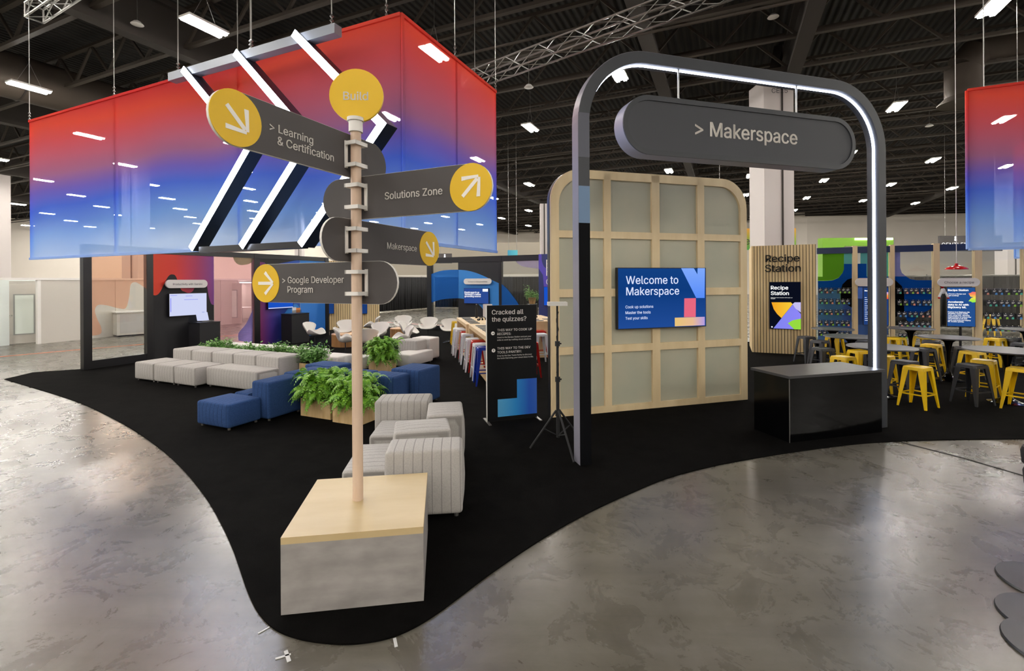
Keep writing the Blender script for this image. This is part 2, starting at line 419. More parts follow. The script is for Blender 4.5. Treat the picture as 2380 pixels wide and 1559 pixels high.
# carpet
front = [(10,882),(60,897),(130,918),(200,943),(290,988),(370,1042),(430,1097),(480,1160),(515,1220),(540,1275),(556,1320),(575,1375),(600,1425),(640,1465),(700,1488),(770,1498),(830,1498),(900,1486),(960,1462),(1020,1425),(1080,1380),(1140,1335),(1220,1280),(1300,1230),(1380,1187),(1460,1150),(1550,1113),(1650,1086),(1760,1065),(1870,1048),(1990,1033),(2080,1027),(2200,1023),(2380,1021)]
fr = smooth_poly([G(*p) for p in front], 5)
back = [(16, 6.3), (22, 7.5), (22, 8.6), (9.7, 15.3), (7.7, 16.3), (3.6, 18.2), (-3.4, 21.35), (-5.9, 22.3), (-8.2, 21.3), (-7.3, 19.0), (-10.5, 11.75), (-10.9, 11.55), (-11.4, 11.3)]
cp = fr+back
nb = len(cp); mb = MB(); mb.add([(x, y, .012) for x, y in cp]+[(x, y, 0) for x, y in cp], [tuple(range(nb))]+[(i, (i+1) % nb, nb+(i+1) % nb, nb+i) for i in range(nb)])
o = mb.build('carpet', M['carpet']); tag(o, 'large black carpet with curved edge under the whole lounge', 'carpet')
# floor markings
def floorline(pts, w, m, name, label, cat):
    mb = MB()
    for p, q in zip(pts, pts[1:]):
        p, q = Vector((*G(*p), .003)), Vector((*G(*q), .003)); mb.bar(p, q, w, .004)
    tag(mb.build(name, m), label, cat)
floorline([(0, 829), (190, 812), (345, 799), (590, 774), (760, 757)], .09, M['orange'], 'floor_tape', 'orange tape line on the concrete beyond the left glass wall', 'tape')
floorline([(883, 748), (995, 755), (1065, 757)], .12, M['pinktape'], 'floor_tape', 'pink tape line on the concrete in front of the black drapes', 'tape')
floorline([(2095, 1028), (2240, 1065), (2380, 1106)], .025, mat('floor_joint', '2A2826', .8), 'floor_joint', 'dark joint line in the concrete at right, below the stools', 'floor joint')
floorline([(640, 1532), (676, 1521)], .012, M['tape'], 'floor_tape', 'white tape tick left of two ahead of the stone box', 'tape')
floorline([(664, 1513), (672, 1538)], .02, M['tape'], 'floor_tape', 'thick white tape stub crossing the tick in the foreground', 'tape')
floorline([(917, 1484), (921, 1504)], .018, M['tape'], 'floor_tape', 'white tape tick touching the front tip of the black carpet', 'tape')
floorline([(600, 1473), (626, 1458)], .008, M['tape'], 'floor_tape', 'thin white tape tick at the left of the carpet tip', 'tape')
# walls
def wallseg(name, p, q, h=11.6, t=.4, z0=0):
    d = math.hypot(q[0]-p[0], q[1]-p[1]); a = math.atan2(q[1]-p[1], q[0]-p[0])
    struct(MB().box(0, d, 0, t, z0, h).build(name, M['hallwall'], loc=(p[0], p[1], 0), rotz=a))
wallseg('wall_front', (60, -34), (-60, -34)); wallseg('wall_left', (-110, 55), (-72, 68)); wallseg('wall_back_left', (-72, 68), (5, 87)); wallseg('wall_back', (5, 87), (26, 77))
wallseg('wall_back_right', (26, 77), (41, 66)); wallseg('wall_right', (41, 66), (100, 60))
struct(MB().box(-.3, 40, -.25, 0, 10.9, 11.6).build('trim_1', M['steelbeam'], loc=(41, 65.9, 0), rotz=math.atan2(-6, 59)))
# roof
rz = math.radians(AD)
struct(MB().box(-130, 80, -40, 105, 12.7, 12.9).build('ceiling', M['deck'], rotz=rz))
mb = MB(); L0, L1 = -112, 64
mb.box(L0, L1, -.09, .09, 10.9, 11.02).box(L0, L1, -.09, .09, 12.3, 12.42)
k = 0; x = L0
while x < L1-1:
    za, zb = (11, 12.35) if k % 2 == 0 else (12.35, 11)
    mb.bar((x, 0, za), (x+1.3, 0, zb), .09); x += 1.3; k += 1
jm = mb.mesh('roof_joist', M['steeldark'])
w = -3.2
while w < 92:
    X, Y = uw(0, w); o = link('roof_joist', jm, loc=(X, Y, 0), rotz=rz); struct(o); w += 2.9
gm = MB().box(-.25, .25, -20, 95, 10.55, 10.75).box(-.05, .05, -20, 95, 10.75, 12.1).box(-.25, .25, -20, 95, 12.1, 12.3).mesh('roof_girder', M['steelbeam'])
for u in (-66, -50.5, -34.5, -18.5, -2.5, 2.6, 20, 36): X, Y = uw(u, 0); struct(link('roof_girder', gm, loc=(X, Y, 0), rotz=rz))
# pipes along the roof
pm = MB()
for zz, yy in ((10.6, 0), (10.5, 1.1)): pm.cyl((-110, yy, zz), (60, yy, zz), .05, n=6)
pmm = pm.mesh('sprinkler_pipe', M['steeldark'])
for w in (15.5, 30, 44, 58): X, Y = uw(0, w); struct(link('sprinkler_pipe', pmm, loc=(X, Y, 0), rotz=rz))
# ducts
X, Y = uw(-27.9, 0)
t = thing('air_duct', 'big round dark duct running under the roof at upper left', 'duct', (X, Y, 0), AD)
mb = MB(); mb.cyl((0, -12, 11.05), (0, 34, 11.05), .97, n=32)
mb.build('duct_body', M['duct'], t, smooth=True)
for yy in range(-10, 34, 4): MB().cyl((0, yy, 11.05), (0, yy+.06, 11.05), 1.0, n=32).build('duct_seam', M['steelbeam'], t, smooth=True)
p = at(2238, 180, 20)
t = thing('air_duct', 'dark round duct elbow with flanged outlet above the right banner', 'duct', (p.x, 20, 0), AD)
mb = MB(); mb.cyl((0, 0, 9.6), (0, 0, 11.0), .6, n=28); mb.cyl((0, 0, 11.0), (.5, 0, 11.6), .6, .6, n=28); mb.cyl((.4, 0, 11.6), (16, 0, 11.6), .6, n=28)
mb.build('duct_body', M['duct'], t, smooth=True)
MB().lathe([(.6, 9.75), (.85, 9.5), (.85, 9.46), (.58, 9.5)], 32).build('outlet_flange', M['duct'], t, smooth=True)
# columns
def column(px, wpx, Y, label, txt=None, ty=None, top=12):
    x0 = ray(px, 600)[0]*Y; w = wpx/FPX*Y
    t = thing('column', label, 'column', (x0, Y, 0), 0)
    MB().box(-w/2, w/2, 0, w, 0, top).build('shaft', M['hallcol'], t)
    MB().cyl((w*.1, -.04, 0), (w*.1, -.04, top), .035, n=8).build('conduit', M['steelbeam'], t)
    if txt: text('lettering', txt, M['grey_letter'], t, -w*.24, w*.3, HC-ray(px, ty)[1]*Y, y=-.01)
column(1812, 69, 20, 'thick white square column behind the recipe station wall', 'CE15', 216, 10.55)
column(302, 38, 34, 'white square column seen through the left banner', top=12)
column(2357, 30, 38, 'white square column seen through the right banner', 'CE', 491)
column(1264, 16, 30, 'slim white column between the booth glass and the maple grid wall', top=7)
column(-30, 36, 36, 'white square column at the far left picture edge above the offices', top=12)
column(693, 16, 60, 'distant white column above the middle of the left booth wall')
# steel above CE15 column
t = thing('roof_brace', 'slanted dark steel brace above the thick white column', 'brace', (11.3, 20.4, 0), 0)
MB().bar((-.1, 0, 10.5), (.9, 1.2, 12.6), .35).build('brace_tube', M['steelbeam'], t); MB().box(-.5, .5, -.3, .5, 10.45, 10.6).build('cap_plate', M['steelbeam'], t)
# ------------------------------------------------------------ high-bay lights
ZL = 10.0
def light_mesh_parts():
    h = MB().box(-.26, .26, -.62, .62, .02, .09).mesh('housing', M['white'])
    tb = MB().box(-.06, .06, -.6, .6, -.03, .02).mesh('tube', M['tube'])
    w = MB().bar((0, -.4, .09), (0, 0, 1.0), .012).bar((0, .4, .09), (0, 0, 1.0), .012).bar((0, 0, 1.0), (0, 0, 1.9), .014).mesh('hanger_wire', M['alu'])
    return h, tb, w
hm, tm, wm = light_mesh_parts()
mb = MB(); mb.box(-.26, .26, -.62, .62, .02, .09); mb.mi = 1; mb.box(-.2, -.08, -.6, .6, -.03, .02); mb.box(.08, .2, -.6, .6, -.03, .02)
farlight = mb.mesh('ceiling_light', [M['white'], M['tube']])
named = {(2, 0): 'brightest twin-tube ceiling light above the left end of the chevron beam', (4, 0): 'twin-tube ceiling light at far upper left beside the big duct',
         (1, 1): 'twin-tube ceiling light seen through the red top of the banner, right face', (2, 2): 'twin-tube ceiling light peeking out right of the yellow Build disc',
         (0, 2): 'twin-tube ceiling light seen inside the top left curve of the arch', (1, 3): 'twin-tube ceiling light hanging between banner and arch',
         (-2, 4): 'large twin-tube ceiling light right of the arch', (-2, 2): 'twin-tube ceiling light cut by the top right corner of the picture',
         (-3, 5): 'twin-tube ceiling light seen through the red top of the right banner'}
for i in range(-9, 16):
    for k in range(-9, 13):
        if (i+k) % 2 or (i, k) == (-1, 3) or (-4 <= i <= 0 and -2 <= k <= 0): continue
        u, w = -3.7-5.45*i, 9.5+4.42*k
        X, Y = uw(u, w)
        if Y < -30 or abs(X) > 70 or Y > 86 or (Y < 0 and abs(X) > 34): continue
        if X < -72+ (Y-68)*4 and Y > 60: continue
        if X > 20 and Y > 62: continue
        vis = Y > 9
        if (i, k) in named: lab, grp = named[(i, k)], None
        elif Y < 28: lab, grp = 'near twin-tube high-bay light hanging in the roof grid', 'near high-bay lights'
        else: lab, grp = 'small distant high-bay light hanging in rows under the dark roof', 'distant high-bay lights'
        if Y < 28:
            t = thing('ceiling_light', lab, 'ceiling light', (X, Y, ZL), AD, grp)
            link('housing', hm, t); link('tube', tm, t, (-.14, 0, 0)); link('tube', tm, t, (.14, 0, 0)); link('hanger_wire', wm, t)
        else:
            o = link('ceiling_light', farlight, loc=(X, Y, ZL), rotz=rz); tag(o, lab, 'ceiling light', grp)
# sensor domes
for (px, py, Y, wh) in ((319, 57, 16, 'left of the vertical roof post'), (1229, 203, 19, 'above the light between banner and arch'), (1797, 40, 17, 'near the slanted roof brace'), (2160, 293, 26, 'right of the arch')):
    p = at(px, py, Y); t = thing('dome_sensor', 'small white round ceiling dome '+wh, 'ceiling dome', p, 0)
    MB().lathe([(.14, -.02), (.19, 0), (.1, .1), (.03, .14)], 18).build('dome', M['white'], t, smooth=True)
    MB().cyl((0, 0, .1), (0, 0, 12.7-p.z), .012, n=6).build('stem', M['alu'], t)
# box trusses
def truss(p, q, w, name, label):
    p, q = Vector(p), Vector(q); L = (q-p).length; a = math.atan2(q.y-p.y, q.x-p.x)
    t = thing(name, label, 'truss', p, math.degrees(a)); mb = MB()
    cs = [(-w/2, 0), (w/2, 0), (-w/2, w), (w/2, w)]
    for y, z in cs: mb.cyl((0, y, z), (L, y, z), .025, n=8)
    mb.build('chord', M['alu'], t, smooth=True)
    mb = MB(); n = int(L/.5)
    for k in range(n):
        x0, x1 = L*k/n, L*(k+1)/n
        for (a1, b1) in ((0, 1), (2, 3), (0, 2), (1, 3)):
            c0, c1 = cs[a1], cs[b1]
            if k % 2: c0, c1 = c1, c0
            mb.cyl((x0, *c0), (x1, *c1), .012, n=6)
    for x in (0, L):
        for (a1, b1) in ((0, 1), (2, 3), (0, 2), (1, 3)): mb.cyl((x, *cs[a1]), (x, *cs[b1]), .02, n=6)
    mb.build('lacing', M['alu'], t)
    mb = MB()
    for x in (.3, L-.3): mb.bar((x, 0, w), (x, 0, 12-p.z), .015)
    mb.build('cable', M['alu'], t)
    return t
p = at(1085, 205, 13); q = at(1560, 30, 9.5)
truss(p, q+(q-p)*.6, .35, 'lighting_truss', 'box lighting truss crossing the dark roof between banner and arch')
p = at(80, 46, 11.5); q = at(262, -26, 9.6)
truss(p, q+(q-p)*.5, .33, 'lighting_truss', 'short end of a box truss hanging at the top left corner')
# ============================================================ HANGING BANNERS AND CHEVRONS
FB = Frame(-1.57, 6.8, AD)      # left face; corner at x = 0
M['ban'] = banner_mat('printed_mesh_fabric', .53, .4); M['banframe'] = banner_mat('printed_fabric_edge', .93, .9)
LB, RB, ZB0, ZB1 = 10.7, 3.08, 2.70, 5.93
t = thing('hanging_banner', 'see-through red to blue fabric banner with two faces hanging over the lounge', 'banner', (FB.x, FB.y, 0), AD)
mb = MB(); mb.box(-LB, 0, -.004, .004, ZB0, ZB1); mb.build('fabric', M['ban'], t)
mb = MB(); mb.box(-.004, .004, .03, RB, ZB0, ZB1); mb.build('fabric', M['ban'], t)
mb = MB()
for z in (ZB0, ZB1): mb.bar((-LB, 0, z), (0, 0, z), .05); mb.bar((0, 0, z), (0, RB, z), .05)
for x in (-LB, -7.2, -3.45, 0): mb.bar((x, 0.03, ZB0), (x, 0.03, ZB1), .05)
for y in (RB/2, RB): mb.bar((-.03, y, ZB0), (-.03, y, ZB1), .05)
mb.build('frame_tube', M['banframe'], t)
for (x, y) in ((-LB, 0), (-7.2, 0), (-3.45, 0), (-.25, 0), (0, 1.5), (0, RB)):
    mb = MB(); mb.cyl((x, y, ZB1), (x, y, 11), .008, n=6)
    for k in range(3): mb.lathe([(.008, ZB1+.03+k*.07), (.025, ZB1+.05+k*.07), (.008, ZB1+.08+k*.07)], 8, (x, y))
    mb.build('cable', M['alu'], t)
FR = Frame(9.28, 9.66, AD)
t = thing('hanging_banner', 'see-through red to blue fabric banner cut off by the right picture edge', 'banner', (FR.x, FR.y, 0), AD)
mb = MB(); mb.box(0, 3.25, -.004, .004, ZB0, ZB1); mb.build('fabric', M['ban'], t)
mb = MB(); mb.box(3.246, 3.254, .03, 6.16, ZB0, ZB1); mb.build('fabric', M['ban'], t)
mb = MB()
for z in (ZB0, ZB1): mb.bar((0, 0, z), (3.25, 0, z), .05); mb.bar((3.25, 0, z), (3.25, 6.16, z), .05)
for (x, y) in ((0, .03), (3.22, .03), (3.25, 3), (3.25, 6.16)): mb.bar((x, y, ZB0), (x, y, ZB1), .05)
mb.build('frame_tube', M['banframe'], t)
for (x, y) in ((.25, 0), (3.25, 0), (3.25, 6)): MB().cyl((x, y, ZB1), (x, y, 11), .008, n=6).build('cable', M['alu'], t)
# chevrons
FC = FB.off(-.55)
t = thing('chevron_light', 'three glowing white chevrons hanging in front of the banner under a grey beam', 'hanging light sign', (FC.x, FC.y, 0), AD)
chev = [((423, 160), (574, 345), (442, 578)), ((545, 121), (716, 321), (559, 573)), ((681, 76), (886, 288), (696, 568))]
hw = .055
for c in chev:
    P = [FC.p(*q) for q in c]
    d1 = Vector((P[1][0]-P[0][0], P[1][1]-P[0][1])).normalized(); d2 = Vector((P[2][0]-P[1][0], P[2][1]-P[1][1])).normalized()
    n1 = Vector((-d1.y, d1.x)); n2 = Vector((-d2.y, d2.x)); mi = (n1+n2).normalized(); mi = mi/mi.dot(n1)
    A = [Vector(P[0])+n1*hw, Vector(P[1])+mi*hw, Vector(P[2])+n2*hw]; B = [Vector(P[0])-n1*hw, Vector(P[1])-mi*hw, Vector(P[2])-n2*hw]
    MB().strip([tuple(v) for v in A], [tuple(v) for v in B], 0, .012).build('light_face', M['chev'], t)
    MB().strip([tuple(v) for v in A], [tuple(v) for v in B], .012, .24).build('chevron_body', mat('chevron_body_navy', '1A2230', .4), t)
b0 = FC.p(383, 176); b1 = FC.p(771, 60)
zb = (b0[1]+b1[1])/2
MB().box(b0[0], b1[0], .05, .19, zb-.07, zb+.07).build('top_beam', mat('grey_beam', '8A8F98', .4, .3), t)
b0 = FC.p(455, 580); b1 = FC.p(692, 568)
MB().box(b0[0], b1[0], .05, .19, b0[1]-.05, b0[1]+.05).build('bottom_beam', M['black'], t)
for px, py in ((397, 160), (566, 108), (568, 108), (756, 50)):
    a = FC.p(px, py); mb = MB(); mb.cyl((a[0], .12, zb+.05), (a[0], .12, 11), .008, n=6)
    for k in range(3): mb.lathe([(.008, zb+.08+k*.06), (.03, zb+.1+k*.06), (.008, zb+.13+k*.06)], 8, (a[0], .12))
    mb.build('cable', M['alu'], t)
# ============================================================ SIGNPOST
X0, Y0 = G(653, 1434); X1, Y1 = G(985, 1400)
ang = math.degrees(math.atan2(Y1-Y0, X1-X0)); BW = math.hypot(X1-X0, Y1-Y0)
FS = Frame(X0, Y0, ang); BH = FS.p(653, 1266)[1]; BT = FS.p(653, 1250)[1]
t = thing('signpost_box', 'grey stone-look box with pale wooden top carrying the signpost', 'plinth', (X0, Y0, .012), ang)
bx, by = FS.loc(*G(708, 1116, BT)); BD = by
MB().box(0, BW, 0, BD, 0, BH-.012).build('box_body', M['stone'], t)
MB().box(0, BW, 0, BD, BH-.012, BT-.012).build('box_top', M['ply'], t)
PX, PY = G(832, 1160, BT)
PT = HC-ray(827, 292)[1]*PY
t = thing('signpost', 'pale wooden pole with four charcoal direction boards and a round yellow Build disc', 'signpost', (PX, PY, 0), 0)
MB().cyl((0, 0, BT), (0, 0, PT), .038, n=24).build('pole', M['pole'], t, smooth=True)
MB().cyl((0, 0, PT-.05), (0, 0, PT+.03), .05, n=24).cyl((0, 0, PT+.03), (0, 0, PT+.055), .062, n=24).build('collar', M['white'], t, smooth=True)
bd = Frame(PX, PY, 3)
bc = bd.p(829, 223); e = bpy.data.objects.new('build_disc', None)
o = MB().prism(disc(0, 0, .196), -.012, .012).build('round_board', M['yellow'], t); o.location = (bc[0], 0, bc[1]); o.rotation_euler.z = math.radians(3); o['label'] = 'round yellow board reading Build'
cx = bd.p(799, 233); cx1 = bd.p(857, 233)
text('lettering', 'Build', M['letter'], o, cx[0]-bc[0], cx1[0]-bc[0], -.035, y=-.013, bold=.012)
def board(deg, dpx, epx, side, cz_px, name_txt, txt, arrow, edge=True, tcap=None):
    f = Frame(PX, PY, deg).off(.052)
    tx, cz = f.p(828, cz_px)
    e = MB(); r = .158; xd = f.p(*dpx)[0]; xe_ = f.p(*epx)[0]
    x0, x1 = (xd-r, xe_) if side < 0 else (xe_, xd+r)
    o = e.prism(capsule(x0, x1, -r, r), 0, .018).build('direction_board', M['signgrey'], t)
    o.location = (f.x-PX, f.y-PY, cz); o.rotation_euler.z = f.a; o['label'] = 'charcoal board reading '+name_txt
    MB().strip(capsule(x0-.002, x1+.002, -r-.002, r+.002), capsule(x0, x1, -r, r), .002, .02, True).build('edge_trim', M['white'], o)
    dx = xd
    MB().prism(disc(dx, 0, r+.002), -.004, 0).build('yellow_disc', M['yellow'], o)
    m = MB(); L = .085
    a = math.radians(arrow); ca, sa = math.cos(a), math.sin(a)
    R = lambda x, z: (dx+x*ca-z*sa, x*sa+z*ca)
    wd = .013
    m.prism([R(-L, -wd), R(L-.01, -wd), R(L-.01, wd), R(-L, wd)], -.0062, -.0045)
    m.prism([R(L, -wd*.2), R(L+.012, wd*.9), R(L-.08+.0, .1), R(L-.1, .08)], -.0068, -.0045)
    m.prism([R(L+.012, -wd*.9), R(L, wd*.2), R(L-.1, -.08), R(L-.08, -.1)], -.0064, -.0045)
    m.build('arrow', M['letter'], o)
    for s, a0, a1 in txt:
        q0 = f.p(*a0); q1 = f.p(*a1)
        k = text('lettering', s, M['letter'], o, q0[0], q1[0], q0[1]-cz, y=-.003, bold=.008, cap=tcap)
    # bracket around the pole
    m = MB(); bw = .052; tx = 0
    for sx in (-1, 1): m.box(sx*bw-.012+tx, sx*bw+.012+tx, -.012, -.002, -.1, .1)
    for zz in (-.08, .08): m.box(tx-bw-.01, tx+bw+.01, -.106, -.096, zz-.014, zz+.014); m.box(tx-bw-.012, tx-bw+.0, -.106, -.002, zz-.014, zz+.014); m.box(tx+bw, tx+bw+.012, -.106, -.002, zz-.014, zz+.014)
    m.build('bracket', M['white'], o)
    m = MB()
    for sx in (-1, 1):
        for zz in (-.08, .08): m.cyl((tx+sx*bw, -.016, zz), (tx+sx*bw, -.01, zz), .005, n=8)
    m.build('bolt', M['alu'], o)
board(65.8, (549, 289), (897, 368), -1, 367, 'Learning & Certification', [('> Learning', (626, 302), (727, 333)), ('& Certification', (644, 336), (775, 370))], -45)
board(-24.2, (1094, 438), (751, 460), 1, 461, 'Solutions Zone', [('Solutions Zone', (895, 464), (1029, 455))], 45)
board(65.8, (998, 573), (748, 555), 1, 560, 'Makerspace', [('Makerspace', (899, 578), (968, 579))], -45)
board(-24.2, (618, 661), (923, 657), -1, 657, 'Developer Program', [('> Google Developer', (657, 658), (800, 655)), ('Program', (669, 680), (728, 678))], 0)
# ============================================================ ARCH, MAKER SIGN, COUNTER, GRID WALL
DA = 16.4
FA = Frame(.762, 5.38, DA); AW, AH, AR = 4.72, 4.81, .9
t = thing('entrance_arch', 'tall dark rounded arch with a white light strip along its inner edge', 'arch', (FA.x, FA.y, 0), DA)
bw_, bd_ = .135, .17
outer = archpath(0, AW, 0.012, AH, AR, 16); inner = archpath(bw_, AW-bw_, 0.012, AH-bw_, AR-bw_, 16)
MB().strip(outer, inner, 0, bd_).build('arch_body', [M['archgrey']], t)
o2 = archpath(-.004, AW+.004, 0.012, AH+.004, AR+.004, 16); o1 = archpath(0, AW, 0.012, AH, AR, 16)
MB().strip(o2, o1, .004, bd_).build('outer_skin', M['archside'], t)
i1 = archpath(bw_+.012, AW-bw_-.012, .5, AH-bw_-.012, AR-bw_-.012, 16); i0 = archpath(bw_, AW-bw_, .5, AH-bw_, AR-bw_, 16)
MB().strip(i0, i1, .055, .085).build('light_strip', M['led'], t)
zz0 = FA.p(1360, 518)[1]; zz1 = FA.p(1360, 432)[1]
MB().box(-.002, bw_+.001, -.002, .0, zz0, zz1).build('blue_print', mat('arch_blue_print', '6A86A8', .5), t)
MB().box(-.002, bw_+.001, -.002, .0, .0, zz0).build('black_print', mat('arch_black_print', '07080C', .6, spec=.1), t)
zz2 = FA.p(1360, 262)[1]; zz3 = FA.p(1360, 365)[1]
MB().box(-.002, bw_+.001, -.002, .0, zz3, zz2).build('grey_print', mat('arch_grey_print', '50525E', .5), t)
FM = FA.off(-.04)
sx0, sx1 = FM.t(1450)+.0, FM.t(1990); sz0, sz1 = 3.585, 4.285
sx0 = FM.p(1449, 300)[0]; sx1 = FM.p(1989, 320)[0]
t = thing('hanging_sign', 'large charcoal pill-shaped sign reading Makerspace hanging in the arch', 'sign', (FM.x, FM.y, 0), DA)
MB().prism(capsule(sx0, sx1, sz0, sz1, 24), .02, .22).build('sign_body', M['archside'], t, smooth=True)
MB().strip(capsule(sx0, sx1, sz0, sz1, 24), capsule(sx0+.06, sx1-.06, sz0+.06, sz1-.06, 24), 0, .02, True).build('rim', M['archgrey'], t)
MB().prism(capsule(sx0+.06, sx1-.06, sz0+.06, sz1-.06, 24), .014, .019).build('sign_face', M['signdark'], t)
q0 = FM.p(1617, 318); q1 = FM.p(1855, 338)
text('lettering', '> Makerspace', M['letter'], t, q0[0], q1[0], 3.87, y=.012, bold=.012)
for px in (1591, 1868): x = FM.t(px); MB().cyl((x, .1, sz1-.02), (x, .1, AH-bw_), .012, n=8).build('hanging_rod', M['alu'], t)
# counter
X0, Y0 = G(1835, 1031); X1, Y1 = G(2050, 1006); X2, Y2 = G(1760, 1001)
ca = math.degrees(math.atan2(Y1-Y0, X1-X0)); FK = Frame(X0, Y0, ca); cw = math.hypot(X1-X0, Y1-Y0); cdp = .60; ch = FK.p(1835, 873)[1]
t = thing('reception_counter', 'low black counter standing at the foot of the arch', 'counter', (X0, Y0, .012), ca)
MB().box(0, cw, 0, cdp, 0, ch-.045).build('counter_body', M['blackgloss'], t)
MB().box(-.03, cw+.03, -.03, cdp+.03, ch-.045, ch-.012).build('counter_top', mat('counter_top_grey', '3E3E40', .35), t)
MB().box(-.004, .004, -.006, 0, .0, ch-.06).build('edge_trim', M['alu'], t)
# grid wall
FG = Frame(.60, 7.28, DA); GW = 3.66; GH = 3.83
t = thing('grid_wall', 'pale maple grid wall with frosted panels and rounded top corners', 'partition', (FG.x, FG.y, 0.012), DA)
GR = .5
MB().prism(list(reversed(archpath(0, GW, 0, GH, GR, 12))), .07, .16).build('wall_body', M['black'], t)
MB().prism(list(reversed(archpath(.03, GW-.03, .02, GH-.03, GR-.03, 12))), .04, .07).build('frosted_panel', M['beige_panel'], t)
mg = .135
mb = MB(); mb.strip(archpath(0, GW, 0, GH, GR, 12), archpath(mg, GW-mg, 0, GH-mg, GR-mg+.05, 12), 0, .05)
xs = [(FG.t(a), FG.t(b)) for a, b in ((1405, 1421), (1516, 1534), (1622, 1638))]
for a, b in xs: mb.box(a, b, 0, .05, 0.0, GH-.02)
for ya, yb in ((541, 557), (672, 690), (801, 818)):
    z1 = FG.p(1470, ya)[1]; z0 = FG.p(1470, yb)[1]; mb.box(.05, GW-.05, .001, .051, z0, z1)
z0 = FG.p(1470, 945)[1]; mb.box(.05, GW-.05, .001, .051, 0, max(z0, .1))
mb.build('grid_frame', M['wallply'], t)
def monitor(fr, c, w, h, label, depth=.05, name='monitor', base='s_navy', bezel=.012, cat='screen'):
    """c = lower-left local corner (x,z)"""
    t = thing(name, label, cat, (*fr.w(c[0], 0), c[1]), math.degrees(fr.a))
    MB().box(0, w, -depth, 0, 0, h).build('casing', M['black'], t)
    m = M[base] if isinstance(base, str) else base
    MB().box(bezel, w-bezel, -depth-.003, -depth, bezel, h-bezel).build('screen', m, t)
    return t, -depth-.004
a = FG.p(1430, 765); b = FG.p(1634, 757); a2 = FG.p(1430, 622)
FGo = FG.off(-.01)
sw, sh = b[0]-a[0], a2[1]-a[1]
tv, yy = monitor(FGo, (a[0], a[1]), sw, sh, 'wide wall screen reading Welcome to Makerspace on the maple grid wall', .07, 'wall_screen', base=grad('screen_navy_grad', 2, 0, 1, [(0, '204A94'), (.6, '0E3A7C'), (1, '123F80')], em=1.0))
def sc(frame, c, px, py): q = frame.p(px, py); return q[0]-c[0], q[1]-c[1]
S1 = lambda px, py: sc(FGo, a, 1400+px/8.204, 600+py/8.204)
MB().prism([S1(1450, 192), S1(1735, 755), S1(1893, 755), S1(1900, 192), S1(1762, 192), S1(1758, 310), S1(1690, 192)][::-1], yy, yy+.001).build('sky_shape', grad('screen_sky_grad', 2, .4, 1, [(0, '4E86F6'), (1, '7FA8F8')], em=1), tv)
MB().prism([S1(1505, 1115), S1(1725, 1112), S1(1728, 758), S1(1510, 762)], yy, yy+.001).build('pink_shape', M['s_pink'], tv)
q = S1(1330, 1290); q2 = S1(1895, 1110)
MB().box(q[0], q2[0], yy-.001, yy, q[1], q2[1]).build('yellow_shape', grad('screen_yellow_grad', 0, q[0], q2[0], [(0, 'E4C078'), (.6, 'E4B890'), (1, 'B09ADC')], em=1), tv)
for s, p0, p1 in (('Welcome to', (405, 492), (1395, 485)), ('Makerspace', (410, 705), (1412, 690)), ('Cook up solutions', (396, 952), (922, 940)), ('Master the tools', (396, 1060), (872, 1048)), ('Test your skills', (396, 1165), (816, 1152))):
    q, q2 = S1(*p0), S1(*p1); text('lettering', s, M['s_text'], tv, q[0], q2[0], q[1], y=yy, depth=.001, bold=.006)
# ============================================================ CRACKED sign, TRIPOD
X0, Y0 = G(1133, 983); X1, Y1 = G(1248, 972)
FQ = Frame(X0, Y0, math.degrees(math.atan2(Y1-Y0, X1-X0))); qw = math.hypot(X1-X0, Y1-Y0); qh = FQ.p(1132, 712)[1]
t = thing('floor_sign', 'tall black standing sign headed Cracked all the quizzes?', 'sign', (X0, Y0, .012), math.degrees(FQ.a))
MB().box(0, qw, 0, .03, 0.01, qh).build('sign_panel', mat('sign_black', '07080B', .5, spec=.2), t)
MB().box(-.008, 0, -.002, .032, 0.01, qh).build('edge_trim', M['white'], t)
for x in (.0, qw): MB().box(x-.02, x+.02, -.18, .2, 0, .01).build('foot_plate', M['alu'], t)
Q = lambda px, py: FQ.p(1050+px/8.66, 720+py/8.66)
for s, p0, p1, bo in (('Cracked all', (805, 95), (1440, 78), .01), ('the quizzes?', (805, 238), (1500, 220), .01), ('THIS WAY TO COOK UP', (915, 432), (1615, 405), .01), ('RECIPES:', (915, 510), (1190, 500), .01),
                  ('Head to the Recipe Station and put your', (915, 570), (1600, 545), .004), ('skills to work by crafting cloud solutions.', (912, 622), (1600, 598), .004),
                  ('THIS WAY TO THE DEV', (915, 800), (1582, 772), .01), ('TOOLS PANTRY:', (915, 880), (1405, 858), .01), ('Drop by the Dev Tools Pantry to discover', (915, 940), (1612, 905), .004), ('the tools that bring your cloud ideas to life.', (915, 990), (1642, 955), .004)):
    q, q2 = Q(*p0), Q(*p1); text('lettering', s, M['letter'], t, q[0], q2[0], q[1]-.012, y=-.002, depth=.001, bold=bo)
for (px, py, up) in ((828, 472, 0), (840, 818, 1)):
    q = Q(px, py); r = .028
    MB().prism(disc(q[0], q[1]-.012, r, 20), -.003, 0).build('arrow_badge', M['letter'], t)
    mb = MB(); c = q[1]-.012; w_ = .003; L = .015
    if up: mb.box(q[0]-w_, q[0]+w_, -.005, -.003, c-L, c+L); mb.bar((q[0], -.004, c+L), (q[0]-.01, -.004, c+L-.01), .005); mb.bar((q[0], -.004, c+L), (q[0]+.01, -.004, c+L-.01), .005)
    else: mb.box(q[0]-L, q[0]+L, -.005, -.003, c-w_, c+w_); mb.bar((q[0]+L, -.004, c), (q[0]+L-.01, -.004, c+.01), .005); mb.bar((q[0]+L, -.004, c), (q[0]+L-.01, -.004, c-.01), .005)
    mb.build('badge_arrow', M['blackletter'], t)
R_ = lambda px, py: FQ.p(1100+px/3.627, 680+py/3.627)
